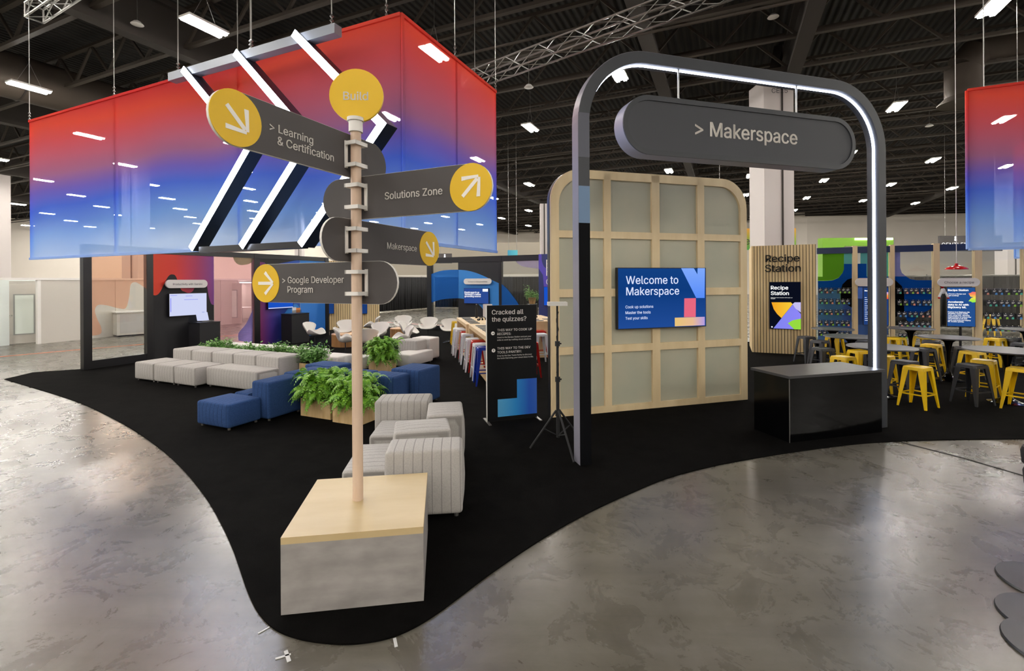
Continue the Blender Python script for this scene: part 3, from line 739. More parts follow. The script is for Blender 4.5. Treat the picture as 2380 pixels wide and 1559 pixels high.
P = [R_(207, 1048), R_(533, 1014), R_(535, 718), R_(368, 730), R_(368, 887), R_(207, 905)]
P[1] = (qw, P[1][1]); P[2] = (qw, P[2][1]); P[4] = (P[3][0], P[4][1]); P[5] = (P[0][0], P[4][1]); P = [(x, z-.012) for x, z in P]
MB().prism(P, -.002, 0).build('blue_graphic', grad('blue_graphic_print', 0, P[0][0], qw, [(0, '58AEE0'), (.45, '1E86CC'), (.8, '0C50B4'), (1, '2A5CB8')], .5), t)
X0, Y0 = G(1297, 1040)
t = thing('tripod_stand', 'black tripod stand with a flat white device on top, beside the arch', 'tripod', (X0, Y0, .012), 0)
H = HC-ray(1297, 712)[1]*Y0
MB().cyl((0, 0, .12), (0, 0, .85), .022, n=12).cyl((0, 0, .85), (0, 0, 1.3), .016, n=12).cyl((0, 0, 1.3), (0, 0, H), .012, n=12).build('mast', M['blackmatte'], t, smooth=True)
mb = MB()
for z in (.42, .85, 1.3): mb.cyl((0, 0, z-.03), (0, 0, z+.03), .032, n=12); mb.cyl((0, 0, z), (.05, 0, z), .01, n=8)
mb.build('clamp_collar', M['blackmatte'], t, smooth=True)
for fp in ((1232, 1046), (1334, 1079), (1352, 1030)):
    fx, fy = G(*fp); dx, dy = fx-X0, fy-Y0
    if fp[0] == 1352: dx, dy = .33, .22
    MB().cyl((dx*.06, dy*.06, .46), (dx, dy, .012), .013, n=10).cyl((0, 0, .14), (dx*.5, dy*.5, .24), .008, n=8).build('leg', M['blackmatte'], t, smooth=True)
MB().box(-.12, .12, -.1, .1, H, H+.045).build('device', M['white'], t)
mb = MB()
pts = [Vector((.014*math.cos(k*1.3), .014*math.sin(k*1.3)-.01, .4+k*.045)) for k in range(int((H-.4)/.045))]
for p, q in zip(pts, pts[1:]): mb.cyl(p, q, .005, n=6)
mb.build('cable', M['blackmatte'], t)
# ============================================================ SOFT BLOCKS
def rblock(w, d, h, m):
    bm = bmesh.new(); bmesh.ops.create_cube(bm, size=1)
    for v in bm.verts: v.co = Vector(((v.co.x+.5)*w, (v.co.y+.5)*d, (v.co.z+.5)*h))
    bmesh.ops.subdivide_edges(bm, edges=bm.edges[:], cuts=3, use_grid_fill=True)
    for v in bm.verts:
        x, y, z = v.co.x/w*2-1, v.co.y/d*2-1, v.co.z/h*2-1
        e = .022
        if abs(abs(x)-1) < 1e-4: v.co.x += math.copysign(e*(1-y*y)*(1-z*z), x)
        if abs(abs(y)-1) < 1e-4: v.co.y += math.copysign(e*(1-x*x)*(1-z*z), y)
        if z > .999: v.co.z += e*(1-x*x)*(1-y*y)
    ed = [e for e in bm.edges if len(e.link_faces) == 2 and e.calc_face_angle() > 1.0]
    bmesh.ops.bevel(bm, geom=ed, offset=.045, segments=4, profile=.6, affect='EDGES')
    me = bpy.data.meshes.new('cushion'); bm.to_mesh(me); bm.free(); me.materials.append(m)
    me.polygons.foreach_set('use_smooth', [True]*len(me.polygons)); return me
footm = MB().cyl((0, 0, 0), (0, 0, .035), .02, n=10).mesh('foot', M['alu'])
def block(x, y, deg, w, d, h, m, label, group=None, cat='sofa module', turn=False):
    t = thing('seat_block' if h < .5 else 'backrest_block', label, cat, (x, y, .012), deg, group)
    g = .012
    if turn:
        o = link('cushion', rblock(d-2*g, w-2*g, h-.045, M[m]), t, (w-g, g, .033), math.pi/2)
    else: o = link('cushion', rblock(w-2*g, d-2*g, h-.045, M[m]), t, (g, g, .033))
    for fx in (.07, w-.07):
        for fy in (.07, d-.07): link('foot', footm, t, (fx, fy, 0))
    return t
# grey sofa at left (u = along, w = away)
def ub(u, w, lu, lw, h, m, label, group=None, turn=False): X, Y = uw(u, w); return block(X, Y, AD, lu, lw, h, m, label, group, turn=turn)
u0 = -11.72
ordn = ['leftmost', 'second', 'third', 'fourth', 'rightmost']
for i in range(3): ub(u0+i*.69, 6.03, .69, .68, .41, 'greyfab', ('leftmost', 'middle', 'rightmost')[i]+' of three low grey cubes fronting the left sofa', 'low cubes of the left grey sofa')
ub(u0+2.10, 6.22, 1.5, .55, .41, 'greyfab', 'low grey double bench right of the three cubes of the left sofa', 'low cubes of the left grey sofa')
for i in range(5): ub(u0+.12+i*.69, 6.74, .69, .6, .61, 'greyfab', ordn[i]+' tall grey backrest cube in the left sofa row', 'backrests of the left grey sofa')
for i in range(5): ub(u0+.12+i*.69, 7.72, .69, .42, .61, 'whitefab', ordn[i]+' tall white backrest cube behind the herb planter', 'white backrests behind the herbs')
for i in range(4): ub(u0+.95+i*.69, 8.16, .69, .6, .41, 'whitefab', ('leftmost', 'second', 'third', 'rightmost')[i]+' low white seat on the far side of the herb planter', 'white seats behind the herbs')
# blue group
f = Frame(-4.0, 6.67, AD)
def bb(x, y, w, d, h, m, label, group=None, turn=False, f=f): X, Y = f.w(x, y); return block(X, Y, AD, w, d, h, m, label, group, turn=turn)
bb(-.72, 0, .72, .56, .385, 'bluefab', 'low blue cube at the front left of the blue sofa')
bb(-.72, .58, .36, .7, .385, 'bluefab', 'low blue seat mostly hidden behind the front blue cube')
lx, ly = f.loc(-3.66, 7.12)
bb(lx-.40, ly, .40, .68, .60, 'bluefab', 'tall blue block standing right behind the front blue cube')
bb(lx-.55, ly+.70, .66, .68, .60, 'bluefab', 'tall blue corner block behind the large ferns')
lx2, ly2 = f.loc(-3.0, 8.0)
bb(lx2, ly2-.02, .62, .45, .60, 'bluefab', 'tall blue block behind the fern, left of the wooden pole')
bb(lx2+.63, ly2-.02, .62, .45, .60, 'bluefab', 'tall blue block right of the wooden pole')
lx3, ly3 = f.loc(-1.79, 7.45)
bb(lx3-.55, ly3+.05+.42, .62, .66, .63, 'bluefab', 'tall blue end block at the right of the blue sofa')
lx4, ly4 = f.loc(-3.94, 8.55)
bb(lx4, ly4+.22, .72, .5, .60, 'bluefab', 'separate tall blue block behind the blue sofa, near the white seats')
# near grey group
N_ = [(-1.13, 4.12, 6, .70, .40, .62, 'tall grey block closest to the camera beside the stone box'),
      (-1.55, 4.24, 6, .52, .76, .41, 'low grey seat left of the nearest tall grey block'),
      (-1.20, 4.72, 12, .60, .46, .60, 'tall grey block in the middle of the front grey cluster'),
      (-.97, 5.26, 8, .44, .62, .62, 'tall grey block at the right of the front grey cluster'),
      (-1.73, 5.88, 3, .70, .45, .62, 'tall grey block at the back of the front grey cluster'),
      (-1.60, 5.22, 3, .60, .64, .41, 'low grey seat in front of the rear tall grey block')]
for n, (x, y, dg, w, d, h, lab) in enumerate(N_): block(x, y, dg, w, d, h, 'greyfab', lab, turn=n in (1, 2, 3, 5))
# white group by round fern
X, Y = G(957, 858)
block(X-.62, Y+.28, AD, .62, 1.05, .34, 'whitefab', 'long low white bench right of the round fern')
block(-3.0, 12.35, AD, .62, .5, .60, 'greyfab', 'tall grey block behind the long white bench')
block(-2.75, 12.85, AD, .62, .5, .60, 'whitefab', 'tall white block behind the grey one beside the swivel chairs')
block(-4.05, 11.3, AD, .55, .5, .34, 'whitefab', 'low white seat left of the round fern behind the pole')
# ============================================================ PLANTS
def fern_mesh(n, R, H, seed):
    rnd = random.Random(seed); mb = MB()
    for i in range(n):
        ph = rnd.uniform(0, 2*math.pi); L = R*rnd.uniform(.45, 1.1); e = rnd.random()
        rise = H*rnd.uniform(.35, 1.15)*(1 if e > .3 else .5); drop = rnd.uniform(.5, 1.25)*H
        bx, by = rnd.uniform(-.5, .5)*R*.5, rnd.uniform(-.5, .5)*R*.5
        ns = 15; pts = []
        for k in range(ns+1):
            s_ = k/ns; r = L*s_*(1-.12*s_); z = rise*math.sin(s_*2.0)*1.1-drop*s_*s_*.55
            pts.append(Vector((bx+r*math.cos(ph), by+r*math.sin(ph), z)))
        side = Vector((-math.sin(ph), math.cos(ph), 0)); tw = rnd.uniform(-.5, .5)
        for k in range(1, ns):
            p = pts[k]; d = (pts[k+1]-pts[k]).normalized(); up = side.cross(d); sd = (side*math.cos(tw)+up*math.sin(tw))
            ll = .062*math.sin(math.pi*min(1, (k+1.5)/ns))**.6+.008; hw = .013
            for sg in (-1, 1):
                a = p-d*hw; b = p+d*hw; c = p+sd*sg*ll+d*.02-Vector((0, 0, .01))
                mb.add([a, p+sd*sg*ll*.55-d*hw*.9, c, p+sd*sg*ll*.55+d*hw*1.1, b], [(0, 1, 2, 3, 4)])
    return mb.mesh('foliage', M['fern'], fix=False)
def herb_mesh(lu, lw, H, seed, n=110):
    rnd = random.Random(seed); mb = MB()
    for i in range(n):
        x, y = rnd.uniform(0, lu), rnd.uniform(0, lw); h = H*(.45+.55*rnd.random()**1.5)*(1+.25*math.sin(x*7+seed))
        lx, ly = rnd.uniform(-.12, .12), rnd.uniform(-.12, .12)
        top = Vector((x+lx, y+ly, h)); mb.bar((x, y, 0), top, .005)
        for k in range(16):
            s_ = rnd.uniform(.35, 1.05); c = Vector((x, y, 0)).lerp(top, s_)+Vector((rnd.uniform(-.08, .08), rnd.uniform(-.08, .08), rnd.uniform(-.03, .03)))
            d = Vector((rnd.uniform(-1, 1), rnd.uniform(-1, 1), rnd.uniform(-.3, .6))).normalized(); sd = d.cross(Vector((0, 0, 1))).normalized(); l = rnd.uniform(.045, .08)
            mb.add([c, c+d*l*.45+sd*l*.4, c+d*l+sd*l*.12, c+d*l*1.2, c+d*l-sd*l*.12, c+d*l*.45-sd*l*.4], [(0, 1, 2, 3, 4, 5)])
    return mb.mesh('foliage', M['herb'], fix=False)
def planter(x, y, deg, w, d, h, label, ferns, name='fern_planter'):
    t = thing(name, label, 'plant', (x, y, .012), deg)
    MB().box(0, w, 0, d, 0, h-.03).build('planter_box', M['planter'], t)
    MB().box(.02, w-.02, .02, d-.02, h-.03, h-.01).build('soil', M['soil'], t)
    for me, lx, ly in ferns: link('foliage', me, t, (lx, ly, h-.02))
    return t
f1 = fern_mesh(300, .52, .42, 1); f2 = fern_mesh(300, .50, .40, 2); f3 = fern_mesh(360, .46, .48, 3)
X, Y = G(699, 967); planter(X, Y, AD, .62, .42, .30, 'bushy green fern in a pale wooden planter, left of the wooden pole', [(f1, .28, .18)])
X, Y = G(773, 982); planter(X, Y, AD, .52, .42, .30, 'bushy green fern in a pale wooden planter directly behind the wooden pole', [(f2, .26, .2)])
X, Y = G(857, 866); planter(X, Y, -4, .52, .42, .30, 'round green fern in a small wooden planter beside the long white bench', [(f3, .27, .2)])
for i in range(3):
    X, Y = uw(u0+.12+i*1.16, 7.36)
    planter(X, Y, AD, 1.12, .34, .45, 'leafy herb planter between grey and white backrests, '+('left end', 'middle part', 'right end')[i], [], 'herb_planter')
    o = [c for c in COL.objects if c.name.startswith('herb_planter')][-1]
    link('foliage', herb_mesh(1.12, .34, .30 if i != 1 else .24, 10+i, 90), o, (0, 0, .42))
X, Y = uw(u0+.12+3.5, 7.2); t = thing('trailing_plant', 'dark leafy plant spilling over the right end of the grey sofa row', 'plant', (X, Y, .012), AD)
MB().box(0, .3, 0, .5, 0, .42).build('planter_box', M['planter'], t); MB().box(.01, .29, .01, .49, .42, .425).build('soil', M['soil'], t)
link('foliage', herb_mesh(.3, .5, .36, 31, 60), t, (0, 0, .38)); o = link('foliage', herb_mesh(.22, .5, .42, 32, 40), t, (.25, 0, .02))
# ============================================================ BOOTH WALLS
ZT = 3.08
F1 = Frame(*G(192, 861), 65.8)
def film_poly(fr, parent, pts, m, name='film', y=-.012, conv=None, label=None):
    P = [fr.p(*(conv(*q) if conv else q)) for q in pts]
    ar = sum(P[i][0]*P[(i+1) % len(P)][1]-P[(i+1) % len(P)][0]*P[i][1] for i in range(len(P)))
    if ar < 0: P = P[::-1]
    o = MB().prism(P, y-.002, y).build(name, m, parent)
    if label: o['label'] = label
    return o
def clampx(fr, px): return fr.t(px)
tw = thing('booth_wall', 'long booth wall at left with black posts, glass bays and red to blue printed panels', 'booth wall', (F1.x, F1.y, 0.012), 65.8)
T = F1.t
B_ = [T(192), T(212), T(340), T(355), T(497), T(590), T(603), T(697), T(755), T(763)]
for a, b in ((B_[0], B_[1]), (B_[2], B_[3]), (B_[5], B_[6]), (B_[8], B_[9])): MB().box(a, b, -.03, .12, 0, ZT-.012).build('post', M['black'], tw)
MB().box(B_[1], B_[2], -.01, .1, ZT-.19, ZT-.013).box(B_[3], B_[5], -.02, .1, ZT-.17, ZT-.013).box(B_[6], B_[8], -.02, .1, ZT-.17, ZT-.013).build('header_rail', M['black'], tw)
MB().box(B_[1], B_[2], -.02, .1, 0, .2).box(B_[4], B_[5], -.02, .1, 0, .1).box(B_[7], B_[8], -.02, .1, 0, .1).build('bottom_rail', M['black'], tw)
for a, b in ((B_[1], B_[2]), (B_[4], B_[5]), (B_[7], B_[8])): MB().box(a, b, .03, .04, .1, ZT-.17).build('glass_pane', M['glass'], tw)
MB().box(B_[3], B_[4], 0, .08, 0, ZT-.17).build('printed_panel', M['blackmatte'], tw)
pg = grad('purple_blue_print', 0, B_[6], B_[7], [(0, '7A1E5A'), (.25, '4A2C88'), (.6, '1A48A8'), (1, '0E4CA8')], .5)
MB().box(B_[6], B_[7], 0, .08, 0, ZT-.17).build('printed_panel', pg, tw)
C5 = lambda x, y: (x/3.118, 400+y/3.118)
orange = film('orange_film', 'F8C0AC', 'FFECE0', .14); pink = film('pink_film', 'E8B4C4', 'FAE4E8', .1); sage = film('sage_film', 'A8B09C', 'D4D8C8', .2); lblue = film('sky_film', '5CA8F0', 'A8D0F8', .4)
zt = ZT-.17
def tofilm(fr, parent, crv, m, conv, x0, x1, ztop, **k):
    P = smooth_poly([fr.p(*conv(*q)) for q in crv], 5)
    P = [(min(max(x, x0), x1), z) for x, z in P]+[(x1, ztop), (x0, ztop)]
    return MB().prism(P, -.012, -.010).build('film', m, parent) if not k.get('y') else MB().prism(P, k['y']-.002, k['y']).build('film', m, parent)
tofilm(F1, tw, [(655, 1190), (725, 1176), (732, 1130), (700, 1060), (686, 1000), (712, 965), (780, 970), (860, 990), (912, 985), (935, 900), (945, 820), (975, 800), (1010, 815), (1062, 850)], orange, C5, B_[1], B_[2], zt-.02)
rg = grad('red_magenta_print', 0, B_[3], B_[4], [(0, 'E03A14'), (.35, 'D82E22'), (.7, 'A82A5A'), (1, '7A3A8A')], .5)
tofilm(F1, tw, [(1100, 890), (1130, 895), (1160, 870), (1200, 790), (1225, 752), (1250, 744), (1275, 760), (1310, 850), (1340, 870), (1370, 878), (1400, 860), (1430, 800), (1480, 790), (1500, 830), (1512, 900), (1530, 955), (1552, 965)], rg, C5, B_[3], B_[4], zt, y=-.002)
MB().box(B_[4], B_[5], -.012, -.01, .1, zt).build('film', pink, tw)
C6 = lambda x, y: (500+x/4.454, 550+y/4.454)
film_poly(F1, tw, smooth_poly([C6(180, 205), C6(200, 260), C6(250, 295), C6(330, 290), C6(375, 270)], 4)+[C6(390, 230), C6(390, 205)], sage, y=-.015)
film_poly(F1, tw, smooth_poly([C6(385, 760), C6(320, 900), C6(240, 1000), C6(240, 1080)], 4)+[C6(385, 1100)], film('lavender_film', 'A8A8E0', 'CCCCF4', .3), y=-.015)
film_poly(F1, tw, [C6(450, 180), C6(875, 200), C6(875, 240), C6(640, 285), C6(540, 300), C6(510, 270), C6(450, 262)], M['blackmatte'], y=-.004)
film_poly(F1, tw, smooth_poly([C6(875, 740), C6(840, 700), C6(780, 720), C6(730, 780), C6(700, 850), C6(690, 1095)], 4)+[C6(875, 1090)], mat('sky_print', '2E86D8', .5), y=-.004)
MB().box(B_[7], B_[8], -.012, -.01, .1, zt).build('film', lblue, tw)
# screens on this wall
a = F1.p(389, 736); b = F1.p(477, 733); h = F1.p(389, 682)[1]-a[1]
Fo = F1.off(-.02)
s1, y1 = monitor(Fo, (a[0], a[1]), b[0]-a[0], h, 'bright white wall screen under the pill sign on the red and black panel', .06, 'wall_screen', 's_pale')
w_, h_ = b[0]-a[0], h
MB().box(w_*.03, w_*.2, y1-.001, y1, h_*.9, h_*.92).box(w_*.42, w_*.6, y1-.001, y1, h_*.86, h_*.88).box(w_*.38, w_*.75, y1-.001, y1, h_*.7, h_*.72).box(w_*.03, w_*.05, y1-.001, y1, h_*.2, h_*.8).build('interface_marks', M['s_lav'], s1)
MB().box(w_*.86, w_*.93, y1-.001, y1, h_*.08, h_*.12).build('button', M['s_blue'], s1)
def pill(fr, x0, x1, ya, yb, xm, txt, label, m='white', tm='grey_letter', y=.0):
    a = fr.p(x0, (ya+yb)/2); b = fr.p(x1, (ya+yb)/2); z0 = fr.p(xm, yb)[1]; z1 = fr.p(xm, ya)[1]
    t = thing('pill_sign', label, 'sign', (*fr.w(a[0], 0), (z0+z1)/2), math.degrees(fr.a))
    L = b[0]-a[0]; r = (z1-z0)/2
    MB().prism(capsule(0, L, -r, r), -.05, 0).build('sign_body', M[m], t)
    if txt: text('lettering', txt, M[tm], t, L*.16, L*.86, -r*.3, y=-.051, bold=.004)
    return t
pill(F1.off(-.05), 383, 480, 650, 669, 430, 'Productivity with Gemini', 'white pill sign with grey lettering above the bright screen on the red panel')
a = F1.p(619, 719); b = F1.p(678, 716)
s2, y2 = monitor(Fo, (a[0], a[1]), b[0]-a[0], .68, 'blue wall screen mostly hidden behind the lowest direction board', .06, 'wall_screen', 's_blue')
MB().box(.02, (b[0]-a[0])-.02, y2-.001, y2, .02, .05).build('bottom_band', M['s_pale'], s2)
# pedestals
def pedestal(x, y, deg, w, d, h, label):
    t = thing('pedestal', label, 'pedestal', (x, y, .012), deg)
    MB().box(0, w, 0, d, 0, h-.03).build('pedestal_body', M['blackmatte'], t); MB().box(-.01, w+.01, -.01, d+.01, h-.03, h-.012).build('pedestal_top', M['black'], t); return t
X, Y = F1.w(F1.t(440)-.1, -.62); pedestal(X, Y, 65.8, .6, .5, .98, 'black pedestal carrying the laptop below the bright wall screen')
X2, Y2 = F1.w(F1.t(440)+.1, -.4)
t = thing('laptop', 'small silver laptop open on the black pedestal under the bright screen', 'laptop', (X2, Y2, .992), 65.8)
MB().box(0, .34, -.02, .2, 0, .015).build('keyboard_deck', M['alu'], t)
mb = MB(); mb.add([(0, .2, .015), (.34, .2, .015), (.34, .27, .25), (0, .27, .25), (0, .21, .015), (.34, .21, .015), (.34, .28, .25), (0, .28, .25)], [(0,1,2,3),(7,6,5,4),(0,4,5,1),(1,5,6,2),(2,6,7,3),(3,7,4,0)]); mb.build('lid', M['s_pale'], t)
X, Y = F1.w(F1.t(655)-.2, -.7); pedestal(X, Y, 65.8, .75, .5, 1.03, 'black pedestal with leaflets in front of the blue printed panel')
X, Y = F1.w(F1.t(655)+.05, -.45)
t = thing('leaflet_holder', 'clear leaflet holder with small cards on the second pedestal', 'leaflet holder', (X, Y, 1.042), 65.8)
MB().box(0, .16, 0, .01, 0, .2).build('card', M['whitemetal'], t); MB().box(.18, .36, .02, .03, 0, .17).build('card', mat('orange_card', 'D8884A', .5), t); MB().box(-.01, .38, -.02, -.015, 0, .1).build('clear_front', M['glass'], t)
# slat wall in the middle distance
def slatwall(fr, W_, H_, lab, side=None, pitch=.1):
    t = thing('slat_wall', lab, 'slatted wall', (fr.x, fr.y, .012), math.degrees(fr.a))
    MB().box(0, W_, .03, (side or .2), 0, H_).build('wall_core', M['slat'] if side else M['slatgap'], t)
    MB().box(0.02, W_, .022, .03, 0, H_).build('slat_backing', M['slatgap'], t)
    mb = MB(); n = int(round(W_/pitch)); p = W_/n
    for i in range(n): mb.box(i*p+p*.0, i*p+p*.8, 0, .022, 0, H_)
    mb.build('slats', M['slat'], t); return t
XA, YA = G(761, 767.5); XB, YB = G(883, 761.5)
FL = Frame(XA, YA, math.degrees(math.atan2(YB-YA, XB-XA)))
slatwall(FL, math.hypot(XB-XA, YB-YA), 3.05, 'pale slatted wall in the middle distance behind the swivel chairs', pitch=.095)
for px0, px1, lb in ((762, 770, 'left'), (840, 848, 'right')):
    q = FL.p(px0, 729); monitor(FL.off(-.01), (q[0], q[1]), max(.25, FL.t(px1)-q[0]), .85, 'narrow dark blue screen at the '+lb+' of the distant slatted wall', .06, 'wall_screen', 's_navy')
# booth wall 3
F3 = Frame(-3.75, 21.15, AD); ZT3 = 3.17
tw = thing('booth_wall', 'glass and black booth wall with a big blue arc behind the swivel chairs', 'booth wall', (F3.x, F3.y, 0.012), AD)
T = F3.t; B3 = [T(993), T(1003), T(1065), T(1160), T(1166), T(1252), T(1300)]
for a, b in ((B3[0], B3[1]), (B3[3], B3[4])): MB().box(a, b, -.03, .15, 0, ZT3-.012).build('post', M['black'], tw)
MB().box(B3[1], B3[3], -.02, .12, ZT3-.25, ZT3-.013).box(B3[4], B3[5], -.02, .12, ZT3-.25, ZT3-.013).build('header_rail', M['black'], tw)
MB().box(B3[1], B3[2], -.02, .12, 0, .16).box(B3[4], B3[5], -.02, .12, 0, .16).build('bottom_rail', M['black'], tw)
for a, b in ((B3[1], B3[2]), (B3[4], B3[5])): MB().box(a, b, .03, .04, .1, ZT3-.25).build('glass_pane', M['glass'], tw)
MB().box(B3[2], B3[3], 0, .08, 0, ZT3-.25).build('printed_panel', mat('ink_panel', '15161C', .5), tw)
MB().box(B3[5], B3[6], 0, .08, 0, ZT3).build('printed_panel', mat('indigo_print', '2A3470', .5), tw)
C7 = lambda x, y: (950+x/4.455, 550+y/4.455)
arcblue = mat('arc_blue_print', '2C84D4', .5); arcfilm = film('arc_blue_film', '4C9CEC', '94C8F8', .35)
film_poly(F3, tw, smooth_poly([C7(232, 390), C7(330, 357), C7(430, 346), C7(515, 345)], 4)+smooth_poly([C7(515, 640), C7(420, 643), C7(330, 655), C7(232, 685)], 4), arcfilm)
film_poly(F3, tw, smooth_poly([C7(515, 345), C7(600, 352), C7(700, 378), C7(800, 420), C7(870, 455), C7(935, 485)], 4)+smooth_poly([C7(935, 900), C7(800, 795), C7(755, 735), C7(700, 690), C7(585, 650), C7(515, 640)], 4), arcblue, y=-.002, name='blue_arc')
film_poly(F3, tw, smooth_poly([C7(960, 490), C7(1020, 545), C7(1080, 620), C7(1130, 690), C7(1180, 790)], 4)+[C7(960, 880)], arcfilm)
film_poly(F3, tw, smooth_poly([C7(1100, 225), C7(1120, 270), C7(1180, 310), C7(1270, 325), C7(1342, 335)], 4)+[C7(1342, 225)], film('lilac_film', 'D0C8E4', 'ECE8F8', .3))
film_poly(F3, tw, smooth_poly([C7(1345, 185), C7(1375, 190), C7(1378, 250), C7(1400, 310), C7(1440, 340)], 4)+[C7(1440, 530), C7(1400, 530), C7(1390, 400), C7(1345, 330)], mat('violet_print', '5A4CC0', .5), y=-.003, name='violet_shape')
for s, yb, yt in (('E', 325, 265), ('F', 405, 355), ('O', 497, 445)):
    q = F3.p(*C7(1424, yb)); q2 = F3.p(*C7(1475, yb)); text('lettering', s, M['letter'], tw, q[0], q2[0], q[1]-.012, y=-.006)
a = F3.p(*C7(582, 690)); b = F3.p(*C7(838, 690)); h = F3.p(*C7(582, 532))[1]-a[1]
s3, y3 = monitor(F3.off(-.02), (a[0], a[1]), b[0]-a[0], h, 'blue wall screen with white headline text on the black panel with blue arc', .06, 'wall_screen', emit('screen_slate', '2C4A90', 1))
for s, yy_ in (('Elasticsearch as', 583), ("VertexAI's native", 603), ('grounding source', 623)):
    q = F3.p(*C7(588, yy_)); text('lettering', s, M['s_white'], s3, q[0]-a[0], q[0]-a[0]+(b[0]-a[0])*(.6 if 'as' in s else .66), q[1]-a[1], y=y3, depth=.001, bold=.02)
w_ = b[0]-a[0]; MB().box(w_*.76, w_*.97, y3-.001, y3, h*.78, h*.95).build('inset_picture', M['s_white'], s3)
pill(F3.off(-.05), 1079, 1143, 647, 660.5, 1110, 'Connect to more possibilities', 'white pill sign above the headline screen on the blue arc')
q = F3.p(*C7(1405, 712)); monitor(F3.off(-.01), (q[0], q[1]), .6, .75, 'blue screen at the edge of the maple grid wall on the indigo panel', .06, 'wall_screen', 's_blue')
# black drapes
def drape(x0, y0, x1, y1, h, label):
    L = math.hypot(x1-x0, y1-y0); a = math.degrees(math.atan2(y1-y0, x1-x0)); t = thing('pipe_and_drape', label, 'drape', (x0, y0, 0), a)
    n = int(L/.07); A = [(i*L/n, .07*math.sin(i*1.9)+.04*math.sin(i*.7)) for i in range(n+1)]
    mb = MB(); vs = [(x, y, .08) for x, y in A]+[(x, y, h) for x, y in A]; mb.add(vs, [(i, i+1, n+2+i, n+1+i) for i in range(n)])
    o = mb.build('curtain', M['drape'], t, smooth=True); md = o.modifiers.new('thick', 'SOLIDIFY'); md.thickness = .01
    mb = MB().cyl((0, 0, h+.03), (L, 0, h+.03), .025, n=8)
    for k in range(int(L/3)+1): mb.cyl((k*3, .08, 0), (k*3, .08, h+.1), .025, n=8)
    mb.build('pipe', M['alu'], t)
XA, YA = G(883, 729); XB, YB = G(1000, 717); drape(XA-1, YA-.3, XB, YB, 2.45, 'black pleated drapes on pipes left of the blue arc wall')
drape(XB+.3, YB+.6, 9, YB-1.5, 2.45, 'black pleated drapes seen through the glass of the blue arc wall')
# offwhite back partition above drapes
p = at(940, 660, 38); t = thing('service_wall', 'off-white service wall with a light band above the black drapes', 'partition', (-12, 44, 0), -6)
MB().box(0, 16, 0, .2, 0, 5.6).build('wall_face', mat('service_wall_paint', 'A0988A', .75), t); MB().box(0, 16, -.03, 0, 2.3, 2.75).build('white_band', M['glasswhite'], t)
# signs hung far away
def farsign(x0, y0_, x1, y1_, Y, m, name, label, txt=None, tm='letter', tr=None):
    a = at(x0, y1_, Y); b = at(x1, y0_, Y); t = thing(name, label, 'sign', a, 0); W_, H_ = b.x-a.x, b.z-a.z
    MB().box(0, W_, 0, .12, 0, H_).build('sign_body', m, t)
    if txt: text('lettering', txt, M[tm], t, W_*tr[0], W_*tr[1], H_*tr[2], y=-.01)
    for fx in (.1, .9): MB().cyl((W_*fx, .06, H_), (W_*fx, .06, 12.2-a.z), .012, n=6).build('cable', M['alu'], t)
    return t, W_, H_
t, W_, H_ = farsign(1020, 589, 1050, 612, 33, M['signgrey'], 'restroom_sign', 'dark restroom sign with white symbol above the glass bay', 'WOMEN', 's_white', (.05, .95, .12))
MB().prism(disc(W_*.46, H_*.85, .06), -.03, -.01).box(W_*.46-.06, W_*.46+.06, -.03, -.01, H_*.45, H_*.75).build('symbol', M['s_white'], t)
farsign(1180, 581, 1203, 600, 30, grad('teal_print', 0, 0, .6, [(0, '3E9CC0'), (1, '5CC8D8')]), 'hanging_sign', 'small teal hanging sign above the booth wall left of the grid wall')
t, W_, H_ = farsign(2184, 547, 2330, 584, 30, M['signgrey'], 'restroom_sign', 'long dark restroom sign with lit white symbol, left of the right banner', 'GENTLEMEN', 's_white', (.03, .58, .28))
MB().prism(disc(W_*.25, H_*.9, .07), -.03, -.01).box(W_*.25-.07, W_*.25+.07, -.03, -.01, H_*.66, H_*.82).build('symbol', M['s_white'], t)
t, W_, H_ = farsign(1655, 530, 1850, 581, 26, grad('orange_green_print', 2, 0, 1.2, [(0, '3C9C3C'), (.45, '8CA828'), (1, 'E0981E')]), 'hanging_sign', 'orange to green sign reading Challenge Zone beside the thick column', 'Challenge Zone', 'blackletter', (.12, .95, .25))
# ============================================================ RECIPE STATION
XA, YA = G(1748, 819); XB, YB = G(1899, 826)
F4 = Frame(XA, YA, AD); SW = F4.t(1897)
t = slatwall(F4, SW, 3.07, 'slatted wooden wall of the Recipe Station with black raised lettering', side=1.6, pitch=.075)
for s, p0, p1 in (('Recipe', (1779, 610), (1858, 608)), ('Station', (1778, 633), (1861, 631))):
    q, q2 = F4.p(*p0), F4.p(*p1); text('lettering', s, M['blackletter'], t, q[0], q2[0], q[1], y=-.001, depth=.025, bold=.008)
a = F4.p(1788, 763); b = F4.p(1861, 764); h = F4.p(1788, 655)[1]-a[1]; w_ = b[0]-a[0]
s4, y4 = monitor(F4.off(-.01), a, w_, h, 'upright screen reading Recipe Station with orange and purple shapes', .06, 'wall_screen', 's_dark')
K = lambda x, y: (F4.p(1700+x/4.453, 500+y/4.453)[0]-a[0], F4.p(1700+x/4.453, 500+y/4.453)[1]-a[1])
for s, p0, p1 in (('Recipe', (405, 768), (585, 768)), ('Station', (405, 825), (592, 823)), ('Build your cloud solutions with hands-on', (405, 855), (628, 857)), ('recipes', (405, 866), (450, 866))):
    q, q2 = K(*p0), K(*p1); text('lettering', s, M['s_white'], s4, q[0], q2[0], q[1], y=y4, depth=.001, bold=.015 if p1[0] < 600 and p0[1] < 850 else .004)
def scr(pts, m, nm, yo=0): MB().prism([K(*p) for p in pts][::-1], y4-.001-yo, y4-yo).build(nm, m, s4)
